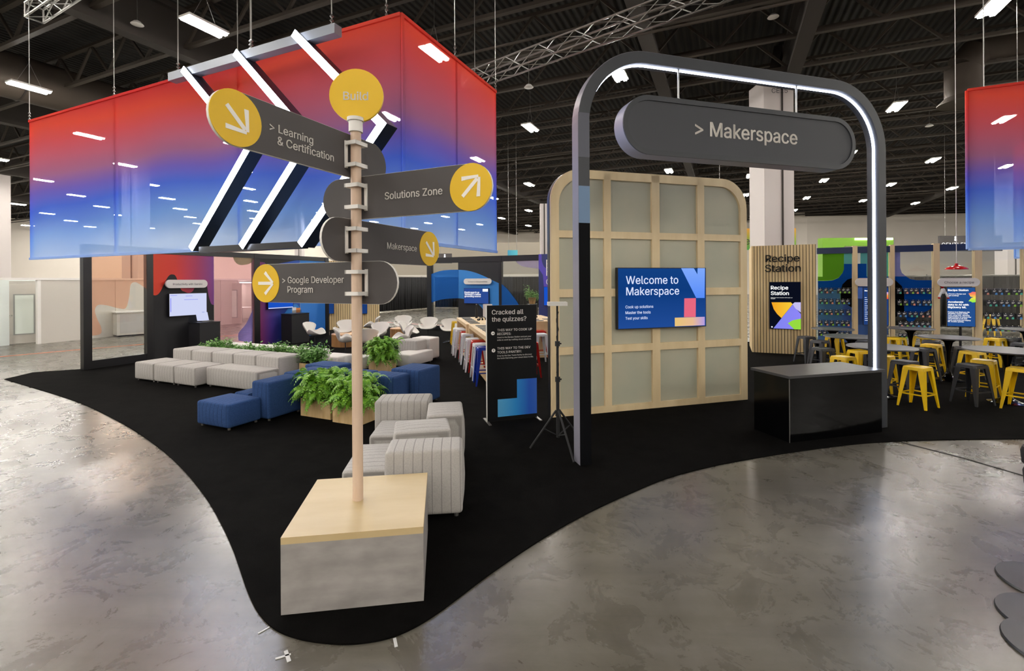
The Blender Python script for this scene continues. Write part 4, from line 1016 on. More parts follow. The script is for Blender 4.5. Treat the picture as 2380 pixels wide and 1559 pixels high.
scr([(412, 900), (612, 900), (630, 920), (515, 1062), (470, 1020), (435, 970)], grad('screen_orange', 0, 0, w_, [(0, 'F09A1E'), (.7, 'F4C838'), (1, 'F4D050')], em=1), 'orange_shape')
scr([(432, 1168), (628, 925), (715, 1020), (715, 1178)], grad('screen_violet', 0, 0, w_, [(0, '7C84E8'), (1, '8C84F4')], em=1), 'violet_shape')
scr([(628, 920), (650, 900), (714, 900), (714, 1005), (660, 965)], emit('screen_lilac', 'C2BCEE', 1), 'lilac_shape', .001)
scr([(580, 1115), (630, 1085), (715, 1068), (715, 1180), (645, 1178)], M['s_green'], 'green_shape', .001)
q = K(417, 1153); MB().prism(disc(q[0], q[1], .02, 16), y4-.002, y4).build('emblem', M['s_white'], s4)
# wall 4: glass wall with posts and packets
F5 = Frame(9.62, 15.12, AD); ZT4 = 3.1
tw = thing('booth_wall', 'glass wall with pale wooden posts and navy header behind the stool area', 'booth wall', (F5.x, F5.y, .012), AD)
T = F5.t
posts = [(1981, 1992), (2068, 2078), (2168, 2182), (2263, 2280), (2375, 2393)]
for a_, b_ in posts: MB().box(T(a_), T(b_), -.08, .1, 0, ZT4+.02).build('post', M['wallply'], tw)
xe = T(2600)
MB().box(T(1899), xe, -.05, .06, ZT4-.2, ZT4-.012).build('header_rail', M['navy'], tw)
MB().box(T(1899), xe, -.03, .06, 0, .14).build('bottom_rail', M['black'], tw)
ed = [T(1899)]+[x for a_, b_ in posts for x in (T(a_), T(b_))]+[xe]
for i in range(0, len(ed), 2): MB().box(ed[i]+.005, ed[i+1]-.005, .02, .03, .14, ZT4-.2).build('glass_pane', M['glass'], tw)
C1 = lambda x, y: (1700+x/4.453, 500+y/4.453)
C2 = lambda x, y: (2000+x/5.197, 500+y/5.197)
grn = film('green_film', '7CB03C', 'B0D880', .55); blu = film('deep_blue_film', '1A62B8', '6CA0E0', .72); tea = film('teal_film', '7CC4C8', 'B0E0E0', .5); drk = film('dark_film', '14161C', '404448', .9); pal = film('pale_blue_film', '6C90D0', 'A8C0E8', .45); lav = film('lavender_clear_film', 'A4A8D8', 'C4C8E8', .5)
def fp(pts, m, conv=C1, sm=False, y=.012): film_poly(F5, tw, [conv(*p) for p in pts], m, y=y)
fp([(945, 360), (1165, 360), (1165, 560), (1150, 600), (1110, 650), (1050, 675), (970, 682), (895, 682), (895, 640), (945, 640)], grn)
fp([(1165, 360), (1248, 360), (1248, 508), (1165, 508)], tea)
fp([(1165, 508), (1248, 508), (1248, 655), (1200, 670), (1150, 720), (1130, 780), (895, 780), (895, 684), (970, 684), (1050, 677), (1110, 652), (1150, 602), (1165, 562)], blu)
fp([(1248, 655), (1200, 670), (1150, 720), (1130, 780), (1130, 880), (1248, 960)], drk)
fp([(895, 782), (1128, 782), (1128, 882), (1248, 962), (1248, 1350), (895, 1350)], pal)
fp([(0, 395), (335, 410), (335, 745), (75, 745), (75, 590), (0, 590)], tea, C2)
fp([(-40, 590), (74, 590), (74, 746), (335, 746), (335, 790), (0, 800), (-40, 760)], blu, C2)
fp([(-40, 762), (0, 802), (335, 792), (335, 1450), (-40, 1450)], pal, C2)
fp([(412, 398), (480, 398), (480, 640), (500, 700), (550, 742), (412, 742)], lav, C2)
fp([(412, 744), (552, 744), (600, 775), (680, 790), (862, 790), (862, 1130), (700, 1220), (610, 1320), (560, 1270), (530, 1180), (530, 950), (500, 860), (412, 780)], blu, C2)
fp([(412, 782), (500, 862), (530, 952), (530, 1182), (412, 1240)], drk, C2)
# far drapes behind
X, Y = F5.w(T(2100), 8); X1_, Y1_ = F5.w(T(2450)+6, 8)
drape(X, Y, X1_, Y1_, 2.2, 'black pleated drapes behind the glass wall at far right')
# packets
pack_cols = [mat('packet_green', '8CC83C', .4), mat('packet_pink', 'E89A80', .4), mat('packet_teal', '4CB8A0', .4), mat('packet_sky', '4C94D8', .4)]
pn = mat('packet_navy', '10182C', .35)
def packet(c, shield):
    mb = MB()
    P = [(-.055, .075), (.055, .075), (.055, -.04), (.03, -.07), (-.03, -.07), (-.055, -.04)] if shield else [(-.055, .075), (.055, .075), (.055, -.075), (-.055, -.075)]
    mb.prism(P[::-1], -.02, .0); mb.mi = 1; mb.prism([(0, -.07), (.052, -.07), (.05, -.02), (.02, -.01), (.005, -.03)], -.023, -.02)
    mb.mi = 2; mb.box(-.04, .02, -.022, -.02, .03, .045); mb.box(-.04, 0, -.022, -.02, .012, .02); mb.box(-.006, .006, -.005, .0, .075, .095)
    return mb.mesh('snack_packet', [pn, c, M['letter']])
pmesh = [packet(c, s_) for c in pack_cols for s_ in (0, 1)]
rows = {'bay by slatted wall': [(676, (1906, 1919, 1931, 1949, 1960, 1970)), (701, (1907, 1918, 1931, 1946, 1958, 1969)), (726, (1906, 1918, 1929, 1943, 1955, 1970)), (751, (1905, 1919, 1932, 1945, 1957, 1968)), (775, (1905, 1916, 1929, 1945, 1956, 1968))],
        'bay left of recipe sign': [(677, (2088, 2104, 2117, 2128, 2142, 2156)), (704, (2089, 2103, 2120, 2133, 2147, 2158)), (731, (2088, 2100, 2114, 2126, 2140, 2155)), (754, (2091, 2104, 2117, 2130, 2143, 2155)), (781, (2091, 2101, 2115, 2127, 2141, 2154))],
        'bay below right banner': [(679, (2290, 2309, 2322, 2338, 2356, 2367)), (706, (2296, 2309, 2326, 2338, 2352, 2366)), (735, (2290, 2306, 2318, 2334, 2347, 2366)), (763, (2294, 2308, 2323, 2337, 2350, 2364)), (789, (2294, 2308, 2323, 2337, 2350, 2364))]}
bays = {'bay by slatted wall': (T(1900), T(1981)), 'bay left of recipe sign': (T(2078), T(2168)), 'bay below right banner': (T(2280), T(2375))}
rn = ['top', 'second', 'third', 'fourth', 'lowest']; on = ['first', 'second', 'third', 'fourth', 'fifth', 'sixth']
cn = ['green', 'pink', 'teal', 'sky blue']
for bay, rr in rows.items():
    for ri, (py, xsx) in enumerate(rr):
        z = F5.p((xsx[0]+xsx[-1])/2, py)[1]; x0, x1 = bays[bay]
        o = MB().cyl((x0+.01, 0, 0), (x1-.01, 0, 0), .005, n=6).build('display_wire', M['chrome'], loc=(*F5.w(0, -.06), z+.095), rotz=F5.a)
        tag(o, f'thin steel wire, {rn[ri]} of five across the {bay}', 'wire', 'packet wires')
        for xi, px in enumerate(xsx):
            k = random.randrange(8); X, Y = F5.w(F5.t(px), -.06)
            o = link('snack_packet', pmesh[k], loc=(X, Y, z), rotz=F5.a)
            tag(o, f'navy packet, {cn[k//2]} patch, {on[xi]} on {rn[ri]} wire, {bay}', 'packet', 'packets hanging on the '+bay)
# recipe screens and pills
a = F5.p(2195, 757); b = F5.p(2261, 757); h = F5.p(2195, 667)[1]-a[1]; w_ = b[0]-a[0]
s5, y5 = monitor(F5.off(-.12), a, w_, h, 'upright blue screen below the Choose a recipe sign', .05, 'wall_screen', emit('screen_steel', '244E8C', 1))
mb = MB(); mb.cyl((w_*.5, .0, .1), (w_*.5, .0, -(a[1]-.012)), .03, n=10); mb.build('stand_pole', M['black'], s5)
C8 = lambda x, y: (F5.p(2150+x/11.136, 630+y/11.136)[0]-a[0], F5.p(2150+x/11.136, 630+y/11.136)[1]-a[1])
for s, p0, p1, bo in (('Recipe Station', (525, 510), (1050, 510), .03), ('Choose a Recipe and', (540, 597), (980, 597), .02), ('get cooking!', (540, 640), (800, 640), .02), ('Accelerate', (525, 810), (920, 810), .03), ('data to AI with', (525, 880), (1058, 880), .03), ('BigQuery ML', (525, 945), (1000, 945), .03),
                  ('Explore how BigQuery ML', (525, 1058), (1088, 1058), .02), ('simplifies various AI/ML', (525, 1098), (1045, 1098), .02), ('tasks using SQL, allowing', (525, 1140), (1075, 1140), .02), ('organizations to unlock the', (525, 1182), (1118, 1182), .02), ('full potential of all data', (525, 1222), (1020, 1222), .02), ('types and build and deploy', (525, 1264), (1110, 1264), .02), ('ML models quickly.', (525, 1302), (940, 1302), .02)):
    q, q2 = C8(*p0), C8(*p1); text('lettering', s, M['s_white'], s5, q[0], q2[0], q[1], y=y5, depth=.001, bold=bo)
MB().prism([C8(*p) for p in [(1235, 535), (1150, 530), (1110, 555), (1050, 575), (1080, 620), (1100, 655), (1180, 670), (1120, 690), (1050, 770), (1110, 780), (1150, 805), (1235, 795)]], y5-.001, y5).build('petal_graphic', grad('screen_petals', 2, C8(0, 810)[1], C8(0, 530)[1], [(0, '7CE84C'), (.3, 'B8E850'), (.5, 'F4D850'), (.8, 'F4885C'), (1, 'F46C6C')], em=1), s5)
q, q2 = C8(525, 748), C8(735, 735); MB().box(q[0], q2[0], y5-.001, y5, q[1], q2[1]).build('caption_bar', M['s_blue'], s5)
pill(F5.off(-.2), 2178, 2276, 646, 665.5, 2225, 'Choose a recipe', 'pale pill sign reading Choose a recipe above the upright screen')
a = F5.p(2003, 754); b = F5.p(2062, 754); h = F5.p(2003, 668)[1]-a[1]; w_ = b[0]-a[0]
s6, y6 = monitor(F5.off(-.12), a, w_, h, 'upright blue screen partly hidden behind the right leg of the arch', .05, 'wall_screen', emit('screen_steel_two', '203E78', 1))
mb = MB(); mb.cyl((w_*.5, 0, .1), (w_*.5, 0, -(a[1]-.012)), .03, n=10); mb.build('stand_pole', M['black'], s6)
text('lettering', 'Recipe Station', M['s_white'], s6, w_*.06, w_*.6, h*.9, y=y6, depth=.001, bold=.03)
MB().box(w_*.83, w_*.98, y6-.001, y6, h*.7, h*.88).build('flame_picture', grad('screen_flame', 2, h*.7, h*.88, [(0, 'E8304C'), (.5, 'F4A030'), (1, 'C8A8F0')], em=1), s6)
MB().box(w_*.83, w_*.92, y6-.001, y6, h*.05, h*.2).build('white_picture', M['s_white'], s6)
mb = MB()
for k in range(12): mb.box(w_*.06, w_*(.25+.12*math.sin(k*2.1)), y6-.001, y6, h*(.12+k*.055), h*(.135+k*.055))
mb.build('text_lines', M['s_text'], s6)
pill(F5.off(-.2), 1987, 2075, 646, 665, 2030, '', 'blank pale pill sign half hidden by the right leg of the arch')
# screen behind glass in bay 1
p = at(1955, 694, 21); t_, _ = monitor(Frame(p.x, 21, AD), (0, p.z), .95, .5, 'pale screen glowing behind the left glass bay', .05, 'wall_screen', 's_pale')
MB().cyl((.45, 0, .1), (.45, 0, -p.z), .03, n=10).build('stand_pole', M['black'], t_)
# pendant lamp
p = at(2223, 626, 12.6)
t = thing('pendant_lamp', 'glossy red pendant lamp above the Choose a recipe sign', 'pendant lamp', p, 0)
r = 21/FPX*12.6
MB().lathe([(r, 0), (r*.98, .02), (r*.8, .055), (r*.45, .09), (.04, .11), (.035, .16)], 32).build('lamp_shade', M['redgloss'], t, smooth=True)
MB().cyl((0, 0, .15), (0, 0, 11-p.z), .008, n=6).build('cord', M['white'], t)
# plush bird
p = F5.w(F5.t(2187), -.14); z = F5.p(2187, 676)[1]
t = thing('plush_toy', 'small white plush with pink feet hanging on the wooden post', 'toy', (p[0], p[1], z), AD)
def ell(mb, c, r, n=12):
    pr = [(max(.001, r[0]*math.sin(math.pi*i/8)), c[2]-r[2]*math.cos(math.pi*i/8)) for i in range(9)]; return mb.lathe(pr, n, (c[0], c[1]))
ell(MB(), (0, 0, 0), (.06, .06, .09)).build('body', M['whitemetal'], t, smooth=True)
ell(MB(), (-.02, -.02, .12), (.04, .04, .045)).build('head', M['redgloss'], t, smooth=True)
for sx in (-1, 1): MB().cyl((sx*.04, -.02, -.02), (sx*.1, -.03, -.17), .03, .028, n=10).build('leg', M['whitemetal'], t, smooth=True); ell(MB(), (sx*.1, -.04, -.2), (.035, .035, .025)).build('foot', M['redgloss'], t, smooth=True)
# green booth frame behind the glass
a = at(1912, 553, 25); b = at(2077, 571, 25)
t = thing('green_booth', 'bright green booth portal with a light bar behind the glass wall', 'booth', (a.x, 25, 0), 0)
W_ = b.x-a.x
gp = mat('green_print', '7FB82E', .5)
MB().box(0, W_, 0, .4, b.z, a.z).build('top_beam', gp, t); MB().box(0, 1.15, 0, .4, 0, b.z).build('green_column', gp, t); MB().box(W_-.2, W_, 0, .4, 0, b.z).build('end_column', gp, t)
MB().box(W_*.45, W_*.98, -.06, -.01, a.z-.12, a.z-.02).build('light_bar', emit('bar_light', 'FFFFD8', 4), t)
# ============================================================ STOOLS AND TABLES
def stool_meshes(H_, m):
    s = .15; e = .205
    seat = MB()
    n = 6; P = []
    for (cx, cy, a0) in ((s-.04, s-.04, 0), (-s+.04, s-.04, 90), (-s+.04, -s+.04, 180), (s-.04, -s+.04, 270)):
        for i in range(n+1):
            t = math.radians(a0+90*i/n); P.append((cx+.04*math.cos(t), cy+.04*math.sin(t)))
    N = len(P)
    vs = [(x*1.04, y*1.04, H_-.055) for x, y in P]+[(x, y, H_-.008) for x, y in P]+[(x*.93, y*.93, H_) for x, y in P]+[(x*.8, y*.8, H_-.008) for x, y in P]
    fs = [(k*N+i, k*N+(i+1) % N, (k+1)*N+(i+1) % N, (k+1)*N+i) for k in range(3) for i in range(N)]+[tuple(3*N+i for i in range(N)), tuple(range(N-1, -1, -1))]
    seat.add(vs, fs)
    legs = []
    for sx in (-1, 1):
        for sy in (-1, 1):
            mb = MB(); a = Vector((sx*(s-.005), sy*(s-.005), H_-.03)); b = Vector((sx*e, sy*e, .0))
            for z0, z1, w0, w1 in ((0, 1, .085, .03),):
                t0 = Vector((-sx, 0, 0)); t1 = Vector((0, -sy, 0))
                th = .01
                A = [a, a+t0*w0, a+t0*w0+t1*th, a+t1*th+t0*th, a+t1*w0+t0*th, a+t1*w0]; B2 = [b, b+t0*w1, b+t0*w1+t1*th, b+t1*th+t0*th, b+t1*w1+t0*th, b+t1*w1]
                mb.add(A+B2, [tuple(range(6)), tuple(range(11, 5, -1))]+[(i, (i+1) % 6, 6+(i+1) % 6, 6+i) for i in range(6)])
            legs.append(mb.mesh('leg', m))
    fr = MB(); zf = H_*.33; k = e+(s-e)*.33-.012
    for (p, q) in (((-k, -k), (k, -k)), ((k, -k), (k, k)), ((k, k), (-k, k)), ((-k, k), (-k, -k))): fr.bar((*p, zf), (*q, zf), .008, .022)
    return seat.mesh('seat', m, True), legs, fr.mesh('footrest', m)
def make_stool(H_, m, label):
    t = thing('metal_stool', label, 'stool'); s_, l_, f_ = stool_meshes(H_, m)
    link('seat', s_, t); [link('leg', x, t) for x in l_]; link('footrest', f_, t); return t
protos = {}
def put_stool(key, H_, x, y, deg, label, group):
    m = {'y': 'yellowmetal', 'k': 'darkmetal', 'r': 'redmetal', 'w': 'whitemetal', 'b': 'bluemetal'}[key]
    if (key, H_) not in protos:
        o = make_stool(H_, M[m], label); protos[(key, H_)] = o; o['group'] = group; o.location = (x, y, .012); o.rotation_euler.z = math.radians(deg)
    else: dup(protos[(key, H_)], (x, y, .012), deg, label, group)
right = [('y', 2133, 851, 25, 'yellow metal stool standing nearest, right of the black counter'), ('k', 2103, 838, 20, 'dark metal stool just behind the nearest yellow stool'),
 ('y', 2164, 800, 30, 'yellow stool left of the table whose pedestal foot is in full view'), ('k', 2147, 809, 15, 'dark stool overlapping a yellow one left of the middle table'),
 ('y', 2083, 784, 25, 'yellow stool right beside the arch leg in front of the glass wall'), ('y', 2147, 781.6, 10, 'yellow stool far back behind the middle table'),
 ('k', 2164, 791, 40, 'dark stool between the two yellow ones behind the middle table'), ('y', 2260, 816, 18, 'yellow stool behind a dark one, left of the front right table'),
 ('y', 2286, 836, 35, 'yellow stool tucked under the front right table'), ('k', 2259, 846, 12, 'dark stool in front of the yellow pair at the front right table'),
 ('k', 2248, 806, 5, 'dark stool seat just visible behind the front right table'), ('y', 2313, 786, 20, 'yellow stool against the glass wall below the packets at far right'),
 ('y', 2374, 855, 30, 'yellow stool cut off by the right picture edge'), ('y', 1960, 828, 20, 'yellow stool closest behind the black counter top'),
 ('y', 1997, 814, 5, 'yellow stool behind the counter, left of the arch leg'), ('y', 1939, 781, 30, 'yellow stool under the far left black table'),
 ('y', 2052, 826, 35, 'yellow stool half hidden by the right leg of the arch'), ('k', 1874, 781.6, 10, 'dark stool standing against the slatted wall'),
 ('k', 1906, 791, 25, 'dark stool second behind the counter near the slatted wall'), ('k', 1913, 808, 8, 'dark stool nearest behind the left part of the counter'),
 ('k', 2000, 790, 30, 'dark stool behind the table left of the arch leg'), ('k', 2347, 786, 15, 'dark stool behind the front right table near the edge'), ('k', 2374, 797, 30, 'dark stool at the far right edge behind the table')]
for key, px, py, dg, lab in right:
    X, Y = G(px, py, .67); put_stool(key, .66, X, Y, dg, lab, 'stools around the black round tables')
X, Y = uw(T(2300)*0+13.2, 24.5); p = at(2304, 760, 17.5); put_stool('y', .761, p.x, 17.5, 20, 'yellow stool standing on the floor beyond the glass at far right', 'stools beyond the glass')
def tulip(x, y, r, h, label):
    t = thing('round_table', label, 'table', (x, y, .012), 0, 'black tulip tables')
    MB().lathe([(r*.97, h-.035), (r, h-.028), (r*.985, h-.012), (r*.98, h-.012)], 48).build('tabletop', mat('table_top_charcoal', '3A3A3E', .35), t, smooth=True)
    MB().lathe([(.25, 0), (.25, .008), (.16, .03), (.08, .08), (.04, .18), (.03, .4), (.035, h*.65), (.07, h*.86), (.16, h-.035)], 32).build('pedestal_base', M['blackgloss'], t, smooth=True)
for px, py, r, lab in ((2340, 814, .56, 'large round black table at the front right'), (2204, 784, .5, 'round black table with its pedestal foot fully visible'), (2116, 763, .47, 'round black table in front of the bay right of the arch leg'),
                       (1978, 782, .5, 'round black table left of the arch leg'), (1935, 764, .45, 'round black table farthest left beside the slatted wall'), (2048, 806, .52, 'round grey-topped table behind the arch leg'), (2385, 766, .5, 'round black table at the back right edge')):
    X, Y = G(px, py, .89); tulip(X, Y, r, .90, lab)
# communal tables
def communal(fr, L, W_, label):
    h = 1.0
    t = thing('communal_table', label, 'table', (fr.x, fr.y, .012), math.degrees(fr.a))
    MB().box(0, W_, 0, L, h-.1, h-.012).build('tabletop', M['tablewood'], t)
    for y in (0, L-.1): MB().box(0, W_, y, y+.1, 0, h-.1).build('end_panel', M['tablewood'], t)
    MB().box(.02, W_-.02, .1, L-.1, .05, .09).build('foot_rail', M['tablewood'], t)
td = 12.3; ta = math.radians(td)
dirx, diry = -math.sin(ta), math.cos(ta)
nx, ny = G(1131, 783, 1.0); 
# near table from its near end to px 1094
L1 = (G(1094, 753.5, 1.0)[1]-ny)/diry
FT1 = Frame(nx, ny, td); communal(FT1, L1-.02, .95, 'pale wooden communal table partly hidden behind the black standing sign')
fx, fy = nx+dirx*L1, ny+diry*L1
FT2 = Frame(fx-.06, fy, td); L2 = (G(1067, 737.5, 1.0)[1]-fy)/diry; communal(FT2, L2, .95, 'pale wooden communal table farther back towards the blue arc wall')
X, Y = G(1249, 744, 1.0); FT3 = Frame(X-.25, 12.95, td); communal(FT3, 2.4, 1.0, 'pale wooden communal table right of the black standing sign')
tb = MB().box(0, .26, 0, .18, 0, .012).mesh('tablet', [M['darkmetal']])
for k in range(7): 
    X, Y = FT1.w(.12, .15+k*.36); o = link('tablet', tb, loc=(X, Y, 1.0), rotz=ta); tag(o, f'dark tablet lying on the near communal table, {(on+["seventh"])[k]} from the near end', 'tablet', 'tablets on the near table')
for k in range(6):
    X, Y = FT2.w(.12, .15+k*.38); o = link('tablet', tb, loc=(X, Y, 1.0), rotz=ta); tag(o, f'dark tablet lying on the farther communal table, {on[k]} from its near end', 'tablet', 'tablets on the far table')
for k in range(4):
    X, Y = FT3.w(.2+.4*(k % 2), .15+.5*(k//2)); o = link('tablet', tb, loc=(X, Y, 1.0), rotz=ta); tag(o, f'dark tablet on the right communal table, {("near left", "near right", "rear left", "rear right")[k]}', 'tablet', 'tablets on the right table')
def clutter(fr, x, y, label, m='blackmatte'):
    X, Y = fr.w(x, y); rnd = random.Random(x*9+y); t = thing('headphone_pile', label, 'headphones', (X, Y, 1.0), 0)
    for k in range(4):
        mb = MB(); c = Vector((rnd.uniform(-.12, .12), rnd.uniform(-.1, .1), .05)); a = rnd.uniform(0, 3)
        pts = [c+Vector((math.cos(a)*.08*math.cos(q), math.sin(a)*.08*math.cos(q), .07*math.sin(q)-.03)) for q in [i*math.pi/8 for i in range(9)]]
        for p, q in zip(pts, pts[1:]): mb.cyl(p, q, .008, n=6)
        mb.build('headband', M[m], t)
        mb = MB(); mb.cyl(pts[0]-Vector((.01, 0, 0)), pts[0]+Vector((.02, 0, 0)), .03, n=10); mb.cyl(pts[-1]-Vector((.02, 0, 0)), pts[-1]+Vector((.01, 0, 0)), .03, n=10); mb.build('ear_cup', M[m], t)
clutter(FT2, .6, 1.2, 'tangle of black headphones on the farther communal table'); clutter(FT1, .6, 1.9, 'tangle of black headphones on the near communal table'); clutter(FT3, .5, 1.5, 'tangle of dark headphones on the right communal table')
X, Y = FT2.w(.75, 2.0); t = thing('tablet_stand', 'white upright display board on the farther communal table', 'display', (X, Y, 1.0), 5)
MB().box(0, .28, 0, .015, .01, .42).build('panel', M['whitemetal'], t); MB().box(.04, .24, -.06, .1, 0, .01).build('base', M['alu'], t)
X, Y = FT2.w(.55, 2.0); t = thing('water_bottle', 'dark bottle beside the white display board on the communal table', 'bottle', (X, Y, 1.0), 0)
MB().lathe([(.035, 0), (.038, .02), (.038, .26), (.02, .34), (.02, .4)], 16).build('bottle_body', M['blackmatte'], t, smooth=True); MB().cyl((0, 0, .4), (0, 0, .43), .022, n=12).build('cap', M['alu'], t)
lst = [('w', 1066, 763), ('w', 1072, 766), ('r', 1084, 771), ('w', 1086, 776), ('w', 1098, 787), ('r', 1111, 792), ('w', 1116, 799), ('b', 1125, 807)]
labs = ['white bar stool farthest back along the communal tables', 'white bar stool second farthest along the communal tables', 'red bar stool beside the farther communal table', 'white bar stool between two red ones, at the join of the tables',
        'tall white bar stool in full view before the table end panel', 'bright red bar stool beside the near communal table', 'white bar stool just behind the blue one', 'blue bar stool left of the black standing sign']
for (key, px, py), lab in zip(lst, labs):
    X, Y = G(px, py, .76); put_stool(key, .76, X, Y, td, lab, 'bar stools at the communal tables')
X, Y = G(1258, 776, .76); put_stool('w', .76, X-.02, Y, td, 'white bar stool right of the black standing sign', 'bar stools at the communal tables')
put_stool('r', .76, X-.0, Y+.75, td, 'red bar stool behind the white one right of the standing sign', 'bar stools at the communal tables')
X, Y = G(1062, 738, .76); put_stool('y', .76, G(1064, 745, .76)[0], 16.0, td, 'yellow bar stool at the far end of the communal tables', 'bar stools at the communal tables')
X, Y = G(1120, 812, .0); put_stool('r', .76, FT1.w(1.1, .8)[0], FT1.w(1.1, .8)[1], td, 'red bar stool on the far side of the near communal table', 'bar stools at the communal tables')
# foreground stool edge at right
def disc_stool(x, y, label):
    t = thing('bar_stool', label, 'bar stool', (x, y, 0), 20, 'black disc-base bar stools')
    MB().lathe([(.265, 0), (.27, .006), (.265, .018), (.05, .026), (.03, .05)], 48).build('disc_base', M['darkmetal'], t, smooth=True)
    MB().cyl((0, 0, .03), (0, 0, .8), .028, n=20).build('column', M['blackmatte'], t, smooth=True)
    MB().lathe([(.08, .8), (.135, .82), (.14, .9), (.13, .93), (.08, .935)], 32).build('seat', M['blackmatte'], t, smooth=True)
disc_stool(3.66, 3.24, 'black bar stool with round base, farthest of three at the right edge'); disc_stool(3.30, 2.89, 'black bar stool with round base, middle of three at the right edge'); disc_stool(3.10, 2.66, 'black bar stool with round base, nearest of three at the right edge')
# ============================================================ SWIVEL CHAIRS AND ROUND TABLES
def swan():
    t = thing('swivel_chair', 'x', 'swivel chair'); mb = MB()
    # stations from seat front to back top: y, z, half width, side lift, side forward
    st = [(-.28, .42, .16, .01, 0), (-.24, .415, .24, .05, 0), (-.12, .395, .32, .15, -.02), (.0, .38, .345, .22, -.05), (.1, .385, .32, .2, -.08), (.17, .42, .25, .10, -.08), (.205, .49, .20, .04, -.06), (.235, .57, .265, .02, -.09), (.27, .66, .325, .01, -.12), (.30, .735, .325, -.01, -.12), (.32, .785, .26, -.03, -.08), (.325, .805, .15, -.03, -.03)]
    nu = 14; vs = []
    for (y, z, w_, lf, fw) in st:
        for i in range(nu+1):
            u = -1+2*i/nu; vs.append((w_*math.sin(u*math.pi/2)*(.92+.08*abs(u)), y+fw*u*u, z+lf*abs(u)**2.2))
    fs = [(k*(nu+1)+i, k*(nu+1)+i+1, (k+1)*(nu+1)+i+1, (k+1)*(nu+1)+i) for k in range(len(st)-1) for i in range(nu)]
    mb.add(vs, fs); o = mb.build('shell', M['shell'], t, smooth=True, fix=False)
    md = o.modifiers.new('thick', 'SOLIDIFY'); md.thickness = .035; md.offset = 0
    md = o.modifiers.new('sub', 'SUBSURF'); md.levels = 1; md.render_levels = 2
    MB().cyl((0, 0, .04), (0, 0, .36), .016, n=12).build('column', M['darkmetal'], t, smooth=True)
    mb = MB()
    for k in range(4): a = math.pi/4+k*math.pi/2; mb.bar((0, 0, .04), (.3*math.cos(a), .3*math.sin(a), .012), .035, .012)
    mb.build('star_base', M['chrome'], t); return t
sc0 = swan(); first = True
def put_chair(x, y, deg, lab):
    global first
    if first: sc0.location = (x, y, .012); sc0.rotation_euler.z = math.radians(deg); sc0['label'] = lab; sc0['group'] = 'white swivel chairs'; first = False
    else: dup(sc0, (x, y, .012), deg, lab, 'white swivel chairs')
X, Y = G(732, 806); put_chair(X, Y, 80, 'white winged swivel chair alone at the left, facing right')
put_chair((801-1190)/FPX*16.2, 16.2, 5, 'white winged swivel chair behind the left round wooden table, facing the camera')
X, Y = G(803, 826); put_chair(X, Y, 110, 'white winged swivel chair in front of the left round table, left of the pole')
X, Y = G(853, 827); put_chair(X, Y, 195, 'white winged swivel chair seen from behind, right of the pole')
put_chair(*G(877, 809), -15, 'white winged swivel chair behind the round fern, facing the camera')
put_chair((862-1190)/FPX*18, 18, -75, 'white winged swivel chair farthest back against the slatted wall')
put_chair((936-1190)/FPX*18.2, 18.2, 8, 'white winged swivel chair behind the small round table, facing the camera')
put_chair((951-1190)/FPX*15.6, 15.6, 85, 'white winged swivel chair seen side-on beside the small round table')
put_chair((934-1190)/FPX*14.0, 14.0, -65, 'white winged swivel chair right behind the tall white block')
X, Y = G(995, 790); put_chair(X, Y, -3, 'white winged swivel chair left of two near the glass post')
X, Y = G(1046, 796); put_chair(X, Y, 3, 'white winged swivel chair nearest the white bar stools')
def roundtable(x, y, r, h, lab):
    t = thing('round_wood_table', lab, 'table', (x, y, .012), 0, 'round wooden drum tables')
    MB().lathe([(r, 0), (r, h-.04)], 48).build('drum', M['roundwood'], t, smooth=True); MB().lathe([(r, h-.04), (r+.004, h-.02), (r-.01, h-.012)], 48).build('tabletop', wood('drum_top_oak', 'D2A87C', 'C4966A', .4, (1, .2, 1), 5), t, smooth=True)
X, Y = G(795, 808); roundtable(X, Y+.45, .48, .42, 'round wooden drum table at the left among the swivel chairs')
X, Y = G(925, 792); roundtable(X, Y+.35, .36, .43, 'small round wooden drum table at the back among the swivel chairs')
X, Y = G(884, 795, .42); roundtable(X, Y, .36, .42, 'round wooden drum table behind the round fern')
# ============================================================ OFFICES AT LEFT
p0 = Vector((-20.6, 3.0)); ofa = math.atan2(25-16.8, -14.3+16.7)
FO = Frame(-16.65, 16.85, math.degrees(ofa)); OH = 2.33
t = thing('office_partition', 'long row of white panel offices along the left with open doorways', 'partition', (FO.x, FO.y, 0), math.degrees(ofa))
dr = FO.t(78)-.1; d0 = -1.5
xs = [-14]+[-1.55]
def panel(a, b, nm='wall_panel'): MB().box(a+.01, b-.01, 0, .06, 0, OH-.08).build(nm, M['glasswhite'], t)
panel(-14, -6); panel(-6, -3); panel(-3, -1.75)
x = -.05; k = 0
while x < 8.3: panel(x, min(x+1.22, 8.3)); x += 1.22
panel(9.9, 11.1); panel(11.1, 12.3); panel(12.3, 16)
MB().box(-14, 16, -.03, .09, OH-.08, OH).build('top_rail', M['white'], t)
MB().box(-1.75, -1.65, -.02, .08, 0, OH-.08).box(-.15, -.05, -.02, .08, 0, OH-.08).box(8.3, 8.4, -.02, .08, 0, OH-.08).box(9.8, 9.9, -.02, .08, 0, OH-.08).build('door_jamb', M['white'], t)
MB().box(-8, 14, 2.6, 2.66, 0, OH-.1).build('rear_panel', M['glasswhite'], t)
MB().box(-2.2, -.6, .6, .66, 0, OH-.1).box(-14, 16, 2.6, 2.66, OH-.3, OH).build('inner_panel', mat('office_inner', 'E0E8E4', .6), t)
